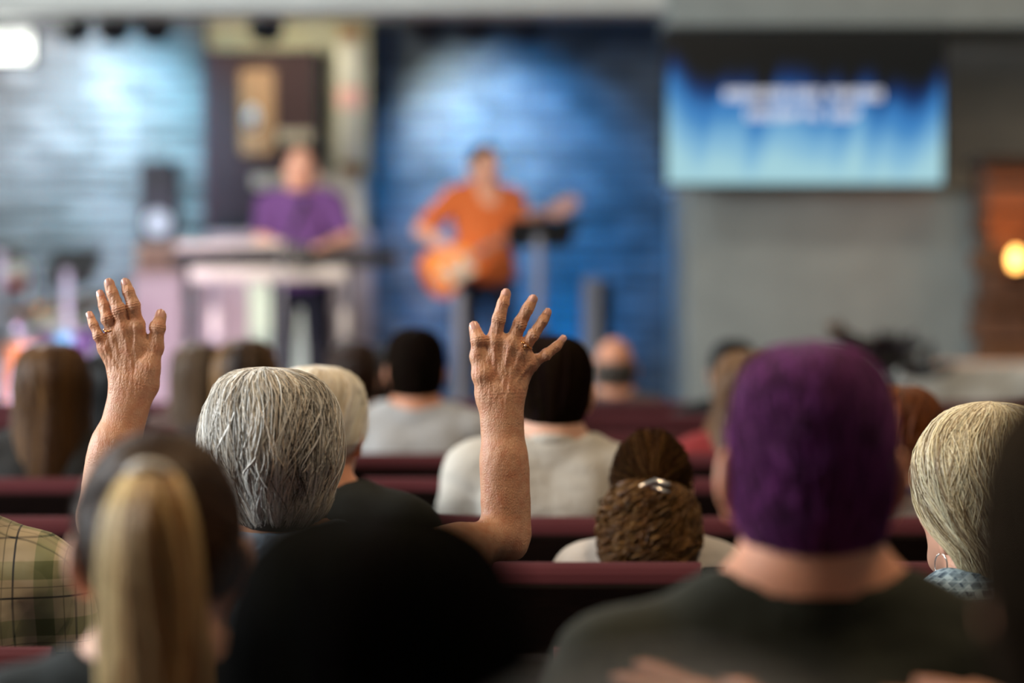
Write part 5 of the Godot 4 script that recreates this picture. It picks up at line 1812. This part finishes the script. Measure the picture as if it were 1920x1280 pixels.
	# ---- plaid shoulder at the left edge
	var ph := hair(cap_rows(0.084, 0.104, 1.075), {"tones": [Color(0.40, 0.34, 0.28), Color(0.5, 0.45, 0.4)], "strands": 300, "seed": 3})
	seated(-132, 700, 3.58, "person in a beige and green plaid shirt, only a shoulder in view", {"shirt": plaid(), "sleeve": 0.75, "hair": ph, "neckline": 0.068})

func far_people():
	# white hair close behind the grey haired woman
	var wr := cap_rows(0.093, 0.112, 1.105, 84.0)
	var w3 := hair(wr, {"tones": [Color(1.0, 0.98, 0.94), Color(0.98, 0.94, 0.86), Color(0.84, 0.78, 0.68)], "shell": Color(0.90, 0.86, 0.78), "strands": 1200, "width": 0.0012, "lift": 0.06, "seed": 51, "jag": 0.05, "locks": 90})
	seated(598, 684, 4.50, "white haired person with a reddish ear and dark green collar, beside the grey haired woman", {"yaw": -0.25, "shirt": cloth(Color(0.10, 0.11, 0.09)), "collar": cloth(Color(0.15, 0.16, 0.13)), "hair": w3, "skin": "ruddy"})
	# curly pinned hair
	var top := []
	for k in 10:
		var a := deg_to_rad(125.0 * k / 9.0)
		top.append([0.106 * cos(a), 0, 0, 0.088 * sin(a), 0.106 * sin(a), 180])
	var ax := Transform3D(Basis(Vector3.RIGHT, deg_to_rad(98)), Vector3(0, 1.175, 0.010))
	var ct := hair(top, {"tones": [Color(0.24, 0.16, 0.09), Color(0.36, 0.25, 0.14), Color(0.17, 0.11, 0.07)], "shell": Color(0.20, 0.135, 0.08), "strands": 900, "width": 0.0016, "lift": 0.10, "t0a": 0.02, "t0b": 0.5, "curl": 0.004, "curls": 3.0, "seed": 61, "lump": 0.006}, ax)
	var cw := seated(1221, 806, 4.50, "woman with curly brown hair pinned by a shiny clip, in a white top", {"kind": "woman", "shirt": cloth(Color(0.78, 0.75, 0.72)), "sleeve": 0.7, "hair": ct, "hair_mat": M.hair_dull, "crown": 1.282, "drop": 0.0})
	var mass := []
	for q in [[1.175, 0.095, 0.020, 0.02], [1.165, 0.10, 0.055, 0.045], [1.14, 0.10, 0.080, 0.06], [1.10, 0.10, 0.095, 0.066], [1.05, 0.105, 0.100, 0.066], [1.0, 0.11, 0.096, 0.06], [0.95, 0.12, 0.08, 0.05], [0.91, 0.125, 0.04, 0.03]]:
		mass.append([q[0], -0.012, q[1], q[2], q[3], 180])
	part("curls", hair(mass, {"tones": [Color(0.36, 0.25, 0.14), Color(0.48, 0.35, 0.20), Color(0.22, 0.14, 0.08), Color(0.42, 0.28, 0.14)], "shell": Color(0.24, 0.16, 0.09), "strands": 1100, "width": 0.0026, "lift": 0.14, "t0a": 0.0, "t0b": 0.6, "jag": 0.25, "curl": 0.017, "curls": 3.2, "seg": 30, "locks": 90, "wave": 0.10, "seed": 62, "lump": 0.02}), M.hair, cw, cw.get_node("hair").position)
	var cb := Buf.new()
	cb.tube([Vector3(-0.032, 1.165, 0.150), Vector3(0.0, 1.178, 0.160), Vector3(0.032, 1.170, 0.150)], [0.007, 0.010, 0.006], 8)
	cb.tube([Vector3(-0.01, 1.168, 0.158), Vector3(0.012, 1.158, 0.168), Vector3(0.03, 1.155, 0.158)], [0.005, 0.007, 0.004], 8)
	part("hair_clip", cb.mesh(), M.silver, cw, cw.get_node("hair").position)
	# dark haired man in a white shirt
	var dk := {"tones": [Color(0.10, 0.07, 0.05), Color(0.15, 0.11, 0.08)], "shell": Color(0.09, 0.065, 0.05), "strands": 700, "width": 0.0014, "lift": 0.06, "seed": 71, "lump": 0.004}
	var white := cloth(Color(0.76, 0.74, 0.70))
	seated(1006, 627, 5.28, "dark haired man in a white shirt behind the raised right arm", {"roll": -0.035, "shirt": white, "collar": white, "sleeve": 1.9, "hair": hair(cap_rows(0.086, 0.108, 1.075, 72.0), dk), "hair_mat": M.hair_dull, "trousers": cloth(Color(0.12, 0.13, 0.16))})
	# ginger curls
	var gi := {"tones": [Color(0.48, 0.26, 0.12), Color(0.36, 0.18, 0.08), Color(0.56, 0.32, 0.15)], "shell": Color(0.33, 0.17, 0.08), "strands": 900, "width": 0.0017, "lift": 0.08, "curl": 0.008, "curls": 3.0, "seg": 16, "seed": 81, "lump": 0.012}
	var blue := cloth(Color(0.22, 0.28, 0.42))
	seated(1684, 722, 5.28, "person with curly ginger hair in a grey shirt with a blue collar", {"shirt": cloth(Color(0.50, 0.45, 0.42)), "collar": blue, "hair": hair(cap_rows(0.096, 0.112, 1.09, 80.0), gi), "skin": "ruddy"})
	# long hair at the far left
	var lb := {"tones": [Color(0.33, 0.22, 0.11), Color(0.46, 0.33, 0.18), Color(0.22, 0.14, 0.07), Color(0.28, 0.18, 0.09)], "shell": Color(0.22, 0.14, 0.07), "strands": 1100, "width": 0.0022, "lift": 0.06, "seed": 91, "wave": 0.06, "locks": 60}
	seated(98, 640, 6.20, "woman with long light brown hair at the far left, above the pew", {"kind": "woman", "shirt": cloth(Color(0.10, 0.09, 0.08)), "hair": hair(long_rows(0.102, 0.118, 0.86, 1.06), lb), "crown": 1.284})
	var blk := {"tones": [Color(0.03, 0.027, 0.025), Color(0.05, 0.045, 0.04)], "strands": 300, "width": 0.002, "lift": 0.05, "seed": 92}
	seated(214, 656, 6.99, "person with long black hair and a dark red top behind the raised left wrist", {"kind": "woman", "shirt": cloth(Color(0.28, 0.08, 0.09)), "hair": hair(long_rows(0.094, 0.11, 0.95, 1.0), blk), "crown": 1.284})
	var ash := {"tones": [Color(0.35, 0.28, 0.21), Color(0.46, 0.38, 0.29), Color(0.26, 0.20, 0.15)], "strands": 500, "width": 0.0025, "lift": 0.05, "seed": 93}
	seated(372, 640, 7.88, "woman with long ash brown hair left of the grey haired woman", {"kind": "woman", "shirt": cloth(Color(0.32, 0.24, 0.22)), "hair": hair(long_rows(0.094, 0.11, 0.90, 1.05), ash), "crown": 1.284})
	var bls := {"tones": [Color(0.62, 0.48, 0.30), Color(0.20, 0.13, 0.08), Color(0.50, 0.36, 0.20), Color(0.14, 0.09, 0.06)], "shell": Color(0.20, 0.13, 0.08), "strands": 500, "width": 0.003, "lift": 0.06, "seed": 95, "locks": 26}
	seated(462, 634, 6.99, "woman with dark hair and broad golden streaks behind the grey haired woman", {"kind": "woman", "shirt": cloth(Color(0.2, 0.16, 0.14)), "hair": hair(long_rows(0.096, 0.11, 0.93, 1.05), bls), "crown": 1.284})
	var br := {"tones": [Color(0.22, 0.14, 0.09), Color(0.16, 0.10, 0.07)], "strands": 300, "width": 0.002, "lift": 0.05, "seed": 96}
	seated(650, 640, 7.88, "person with short brown hair and a light blue shirt near the white hair", {"shirt": cloth(Color(0.40, 0.60, 0.70)), "hair": hair(cap_rows(0.088, 0.11, 1.06, 75.0), br), "roll": -0.02})
	var dk2 := dk.duplicate()
	dk2.seed = 97
	dk2.tones = [Color(0.08, 0.06, 0.05), Color(0.14, 0.11, 0.09)]
	seated(780, 614, 6.99, "distant dark haired man in a crumpled pale shirt, below the guitarist", {"shirt": cloth(Color(0.70, 0.70, 0.70)), "sleeve": 0.7, "hair": hair(cap_rows(0.088, 0.11, 1.07, 75.0), dk2), "hair_mat": M.hair_dull, "skin": "ruddy"})
	seated(724, 648, 8.71, "person with black hair half hidden behind the distant dark haired man", {"shirt": cloth(Color(0.12, 0.12, 0.14)), "hair": hair(cap_rows(0.086, 0.108, 1.07), blk)})
	# bald man near the stage
	var fr := [[1.175, 0, 0.012, 0.081, 0.100, 112], [1.15, 0, 0.012, 0.083, 0.102, 110], [1.11, 0, 0.012, 0.080, 0.096, 100], [1.075, 0, 0.012, 0.070, 0.080, 85]]
	seated(1152, 634, 9.55, "bald man with a grey fringe of hair, nearest the column speaker", {"shirt": cloth(Color(0.33, 0.30, 0.29)), "skin": "ruddy", "crown": 1.27, "hair": hair(fr, {"tones": [Color(0.42, 0.39, 0.36), Color(0.30, 0.28, 0.26)], "strands": 300, "width": 0.002, "seed": 98})})
	var cor := {"tones": [Color(0.44, 0.32, 0.21), Color(0.34, 0.24, 0.16), Color(0.5, 0.38, 0.26)], "strands": 500, "width": 0.0025, "lift": 0.06, "seed": 99}
	seated(1400, 655, 6.99, "woman with long tawny hair in a coral red top, left of the purple buzz cut", {"kind": "woman", "shirt": cloth(Color(0.52, 0.15, 0.15)), "hair": hair(long_rows(0.098, 0.11, 0.93, 1.35), cor), "crown": 1.284})
	seated(1374, 636, 8.71, "person with short black hair in black clothes, in front of the grey wall", {"shirt": cloth(Color(0.03, 0.032, 0.035)), "sleeve": 1.9, "hair": hair(cap_rows(0.086, 0.108, 1.07), blk)})

const UP := 0.43     # how much higher the trunk of a standing figure sits

func standing_legs(hipw: float, footw: float, crown_up: float) -> ArrayMesh:
	var f := Field.new(Vector3(-0.28, 0.04, -0.20), Vector3(0.28, 0.70 + crown_up, 0.20), 0.016)
	f.ell(Vector3(0, 0.53 + crown_up, -0.005), Vector3(0.170, 0.12, 0.125), 0.04)
	for s in [-1.0, 1.0]:
		f.cap(Vector3(s * hipw, 0.52 + crown_up, 0), Vector3(s * lerpf(hipw, footw, 0.5), 0.50, -0.02), 0.088, 0.066, 0.03)
		f.cap(Vector3(s * lerpf(hipw, footw, 0.5), 0.50, -0.02), Vector3(s * footw, 0.10, 0.02), 0.066, 0.052, 0.02)
	f.cut(Vector3.UP, Vector3(0, 0.62 + crown_up, 0))
	f.cut(Vector3.DOWN, Vector3(0, 0.075, 0))
	var b := Buf.new()
	f.surface(b)
	return b.mesh()

func musician(px: float, top: float, d: float, yaw: float, key: String, label: String, o: Dictionary) -> Node3D:
	var p := W(px, top, d)
	var s := (p.y - STAGE) / (1.272 + UP)
	var t := thing("person", label, "person", Vector3(p.x, STAGE, p.z), yaw)
	t.scale = Vector3.ONE * s
	var inv := Transform3D(Basis(Vector3.UP, yaw).scaled(Vector3.ONE * s), t.position).affine_inverse()
	var g: Dictionary = o.g
	var arms := []
	for q in o.arms:      # joints as pixels; q[3] fingers towards, q[4] side
		var sh := Vector3(q[4] * 0.19, 0.95 + UP, 0.02)
		var el: Vector3 = inv * W(q[0][0], q[0][1], q[0][2])
		var wr: Vector3 = inv * W(q[1][0], q[1][1], q[1][2])
		var ft: Vector3 = inv * W(q[2][0], q[2][1], q[2][2])
		arms.append([sh, el, wr, (ft - wr).normalized(), q[3], q[4], q[5]])
	g.arms = arms
	part("body", body_mesh(key, g, UP), skin_of(o.skin), t)
	part("shirt", shirt_mesh(key + "_shirt", g, o.sleeve, o.neckline, UP, 0.011, 0.006, o.low), o.shirt, t)
	part("trousers", standing_legs(o.hips, o.feet, UP), o.trousers, t)
	for q in [-1, 1]: part("shoe", shoe_mesh(), M.shoe, t, Vector3(q * o.feet, 0, 0.03))
	eyes(t, UP)
	brows(t, o.brow, UP)
	if o.has("hair"): part("hair", o.hair, M.hair_dull, t)
	if o.has("beard"): part("beard", o.beard, M.hair_dull, t)
	return t

func musicians():
	var kx := Transform3D(Basis.IDENTITY, Vector3(0, UP, 0))
	musician(563, 277, 13.62, PI - 0.06, "keyboardist", "bald keyboard player in a purple T-shirt behind the white table", {
		"g": {"shoulder": 0.165, "build": 1.08, "neck": 0.060, "arm": 1.05}, "skin": "fair",
		"arms": [[[490, 452, 13.55], [530, 462, 13.36], [556, 466, 13.26], Vector3(0, 1, 0), 1.0, 0.35], [[652, 448, 13.55], [612, 462, 13.36], [588, 466, 13.26], Vector3(0, 1, 0), -1.0, 0.35]],
		"sleeve": 0.72, "neckline": 0.074, "low": 0.0, "shirt": cloth(Color(0.36, 0.22, 0.44)), "trousers": cloth(Color(0.05, 0.07, 0.11)), "hips": 0.085, "feet": 0.115, "brow": mk(Color(0.4, 0.3, 0.22), 0.9)})
	var gh := hair(cap_rows(0.083, 0.104, 1.085, 72.0), {"tones": [Color(0.16, 0.11, 0.08), Color(0.12, 0.09, 0.07)], "strands": 400, "width": 0.0015, "lift": 0.04, "seed": 101}, kx)
	musician(908, 270, 14.2, PI + 0.32, "guitarist", "guitarist in an orange open necked shirt before the blue brick", {
		"g": {"shoulder": 0.165, "build": 1.08, "neck": 0.058, "arm": 1.05}, "skin": "fair",
		"arms": [[[790, 432, 14.12], [850, 474, 13.90], [876, 484, 13.86], Vector3(0, 0.3, 1), 1.0, 0.5], [[966, 448, 14.05], [986, 424, 13.88], [1010, 400, 13.86], Vector3(0.2, 0.2, 1), -1.0, 0.75]],
		"sleeve": 0.80, "neckline": 0.066, "low": 0.085, "shirt": cloth(Color(0.74, 0.38, 0.17)), "trousers": cloth(Color(0.10, 0.15, 0.26)), "hips": 0.09, "feet": 0.12, "brow": mk(Color(0.16, 0.11, 0.08), 0.9), "hair": gh})
	build_guitar()

func build_guitar():
	var c := W(856, 496, 13.82)
	var th := atan2(135.0, 250.0)
	var t := thing("electric_guitar", "sunburst orange electric guitar held by the guitarist", "guitar", c)
	t.basis = Basis(Vector3(cos(th), sin(th), 0), Vector3(-sin(th), cos(th), 0), Vector3(0, 0, 1)) * Basis(Vector3.RIGHT, -0.12) * Basis.from_scale(Vector3.ONE * 0.92)
	var prof := PackedVector2Array()
	# outline of a single cutaway body, neck end at +x
	var out := [[0.175, 0.030], [0.150, 0.085], [0.105, 0.118], [0.055, 0.110], [0.010, 0.098], [-0.045, 0.118], [-0.110, 0.152], [-0.170, 0.145], [-0.212, 0.095], [-0.225, 0.0], [-0.212, -0.095], [-0.170, -0.145], [-0.110, -0.152], [-0.045, -0.118], [0.010, -0.098], [0.060, -0.112], [0.120, -0.125], [0.165, -0.100], [0.150, -0.062], [0.120, -0.032]]
	var n := out.size()
	for k in n:
		for q in 3:
			var f := q / 3.0
			prof.append(Vector2(cat(out[(k + n - 1) % n][0], out[k][0], out[(k + 1) % n][0], out[(k + 2) % n][0], f), cat(out[(k + n - 1) % n][1], out[k][1], out[(k + 1) % n][1], out[(k + 2) % n][1], f)))
	var b := Buf.new()
	b.extrude(prof, Vector3(0, 0, -0.022), Vector3.RIGHT, Vector3.UP, Vector3(0, 0, 0.044))
	part("body", b.mesh(), mk(Color(0.78, 0.36, 0.10), 0.22), t)
	var inner := PackedVector2Array()
	for p in prof: inner.append(p * 0.72 + Vector2(-0.012, 0))
	var ib := Buf.new()
	ib.extrude(inner, Vector3(0, 0, 0.021), Vector3.RIGHT, Vector3.UP, Vector3(0, 0, 0.004))
	part("sunburst_centre", ib.mesh(), mk(Color(0.92, 0.60, 0.22), 0.18), t)
	part("pickguard", box_between(Vector3(-0.08, -0.10, 0.025), Vector3(0.08, -0.035, 0.029), 0.002), M.cream, t)
	part("neck", box_between(Vector3(0.10, -0.022, 0.0), Vector3(0.66, 0.022, 0.024), 0.008), mk(Color(0.72, 0.50, 0.34), 0.4), t)
	part("fretboard", box_between(Vector3(0.07, -0.023, 0.024), Vector3(0.66, 0.023, 0.030), 0.002), mk(Color(0.50, 0.32, 0.22), 0.5), t)
	var hs := PackedVector2Array([Vector2(0.655, -0.022), Vector2(0.70, -0.045), Vector2(0.84, -0.038), Vector2(0.86, 0.0), Vector2(0.84, 0.038), Vector2(0.70, 0.045), Vector2(0.655, 0.022)])
	var hb := Buf.new()
	hb.extrude(hs, Vector3(0, 0, 0.0), Vector3.RIGHT, Vector3.UP, Vector3(0, 0, 0.02))
	part("headstock", hb.mesh(), mk(Color(0.86, 0.62, 0.48), 0.35), t)
	for k in 6:
		part("tuning_peg", ball(Vector3(0.012, 0.009, 0.007), Vector3(0.71 + 0.045 * (k % 3), (0.055 if k < 3 else -0.055), 0.01), 8), M.chrome, t)
	part("bridge", box_between(Vector3(-0.13, -0.035, 0.025), Vector3(-0.11, 0.035, 0.038), 0.003), M.chrome, t)
	for k in 2: part("pickup", box_between(Vector3(-0.075 + 0.10 * k, -0.035, 0.025), Vector3(-0.035 + 0.10 * k, 0.035, 0.034), 0.003), M.chrome, t)
	var kb := Buf.new()
	kb.lathe([Vector2(0, 0.02), Vector2(0.012, 0.018), Vector2(0.015, 0)], 14, Transform3D(Basis(Vector3.RIGHT, PI / 2), Vector3(-0.14, -0.085, 0.025)))
	part("knob", kb.mesh(), M.chrome, t)
	var sb := Buf.new()
	for k in 6:
		sb.tube([Vector3(-0.12, -0.018 + 0.0072 * k, 0.040), Vector3(0.70, -0.014 + 0.0056 * k, 0.033)], [0.0008, 0.0008], 5)
	tag(part("strings", sb.mesh(), M.chrome, t), "", "", "", "stuff")

func build_props():
	# table with a white cloth at the right
	var a := W(1692, 686, 12.2)
	var w := 1.25
	var t := thing("altar_table", "long table under a white cloth in front of the stone pier", "table", Vector3(a.x + w / 2, 0, -12.45))
	part("tabletop", box_between(Vector3(-w / 2 + 0.02, a.y - 0.05, -0.28), Vector3(w / 2 - 0.02, a.y - 0.012, 0.24), 0.006), M.dark_wood, t)
	for sx in [-1, 1]:
		for sz in [-1, 1]:
			part("leg", box_between(Vector3(sx * (w / 2 - 0.09) - 0.03, 0, sz * 0.2 - 0.03 - 0.02), Vector3(sx * (w / 2 - 0.09) + 0.03, a.y - 0.05, sz * 0.2 + 0.03 - 0.02), 0.006), M.dark_wood, t)
	var c := thing("tablecloth", "white cloth draped over the table by the stone pier", "tablecloth", Vector3(a.x + w / 2, a.y - 0.010, -12.45))
	var cb := Buf.new()
	var drop := 0.21
	var per := []
	var N := 96
	for k in N:
		var q := float(k) / N * 4.0
		var e := int(q)
		var f := q - e
		var cs := [Vector2(-w / 2, 0.25), Vector2(w / 2, 0.25), Vector2(w / 2, -0.29), Vector2(-w / 2, -0.29)]
		per.append(cs[e].lerp(cs[(e + 1) % 4], f))
	for lay in 6:
		var v := lay / 5.0
		for k in N:
			var p: Vector2 = per[k]
			var nn := Vector2(p.x / (w / 2), (p.y + 0.02) / 0.27)
			nn = Vector2(nn.x if absf(nn.x) > 0.98 else 0.0, nn.y if absf(nn.y) > 0.98 else 0.0).normalized()
			var o := nn * (0.012 + 0.02 * v + 0.012 * v * sin(k * 1.3))
			cb.add(Vector3(p.x + o.x, 0.012 - drop * v, p.y + o.y), Vector3(nn.x + 0.25 * cos(k * 1.3), 0.15, nn.y).normalized())
	for lay in 5:
		for k in N:
			var i := lay * N + k
			var j := lay * N + (k + 1) % N
			cb.tri(i, j, i + N); cb.tri(j, j + N, i + N)
	cb.box(Vector3(-w / 2 - 0.012, 0.0, -0.302), Vector3(w / 2 + 0.012, 0.014, 0.262), 0.004)
	part("cloth", cb.mesh(), cloth(Color(0.80, 0.79, 0.75)), c)
	# dark leafy plant on a stand
	plant()

func plant():
	var base := W(1668, 735, 11.9)
	var st := thing("plant_stand", "dark wooden stand under the potted plant", "plant stand", Vector3(base.x, 0, base.z))
	var top: float = base.y - 0.16
	var b := Buf.new()
	b.lathe([Vector2(0, 0), Vector2(0.16, 0), Vector2(0.16, 0.03), Vector2(0.05, 0.06), Vector2(0.04, top - 0.06), Vector2(0.14, top - 0.03), Vector2(0.15, top), Vector2(0, top)], 20)
	part("pedestal", b.mesh(), M.dark_wood, st)
	var t := thing("potted_plant", "dark purplish spreading plant in a pot before the pale grey wall", "plant", Vector3(base.x, top, base.z))
	var pb := Buf.new()
	pb.lathe([Vector2(0, 0), Vector2(0.085, 0), Vector2(0.12, 0.15), Vector2(0.128, 0.15), Vector2(0.128, 0.18), Vector2(0.11, 0.18), Vector2(0.10, 0.15), Vector2(0, 0.15)], 20)
	part("pot", pb.mesh(), mk(Color(0.10, 0.08, 0.08), 0.5), t)
	var r := RandomNumberGenerator.new()
	r.seed = 19
	var leafm := Buf.new()
	var cols := [[-1.0, 0.0], [-0.5, 0.8], [0.0, 1.0], [0.5, 0.8], [1.0, 0.0]]
	for lay in 2:
		for k in 7:
			var y := k / 6.0
			var wd := 0.20 * sin(PI * pow(y, 0.75)) + 0.004
			for q in 3:
				leafm.add(Vector3((q - 1) * wd, y, -0.25 * y * y - (0.03 if q == 1 else 0.0) - lay * 0.01), Vector3((q - 1) * 0.3, 0.2, 1).normalized() * (1 if lay == 0 else -1))
		for k in 6:
			for q in 2:
				var i := lay * 21 + k * 3 + q
				if lay == 0: leafm.tri(i, i + 3, i + 1); leafm.tri(i + 1, i + 3, i + 4)
				else: leafm.tri(i, i + 1, i + 3); leafm.tri(i + 1, i + 4, i + 3)
	var lm := leafm.mesh()
	var stems := [[-0.26, 0.25, 0.1], [-0.22, 0.17, -0.1], [-0.13, 0.16, 0.12], [0.02, 0.15, 0.0], [0.13, 0.10, 0.1], [0.24, 0.08, -0.05], [-0.05, 0.10, 0.16], [0.07, 0.20, -0.12]]
	for s in stems:
		var tip := Vector3(s[0], 0.18 + s[1], s[2])
		var mid := Vector3(s[0] * 0.35, 0.18 + s[1] * 0.8, s[2] * 0.4)
		part("stem", tube_mesh([Vector3(s[0] * 0.1, 0.14, s[2] * 0.1), mid, tip], 0.006, 6), M.dark_leaf, t)
		for k in 7:
			var at := mid.lerp(tip, k / 6.0)
			var o := part("leaf", lm, M.leaf if r.randf() < 0.6 else M.dark_leaf, t, at)
			var dir := Vector3(r.randf_range(-1, 1) + s[0] * 3.0, r.randf_range(-0.1, 0.9), r.randf_range(-1, 1)).normalized()
			var sd := dir.cross(Vector3(r.randf(), 0.3, 1)).normalized()
			o.basis = Basis(sd, dir, sd.cross(dir)) * Basis.from_scale(Vector3.ONE * r.randf_range(0.10, 0.17))
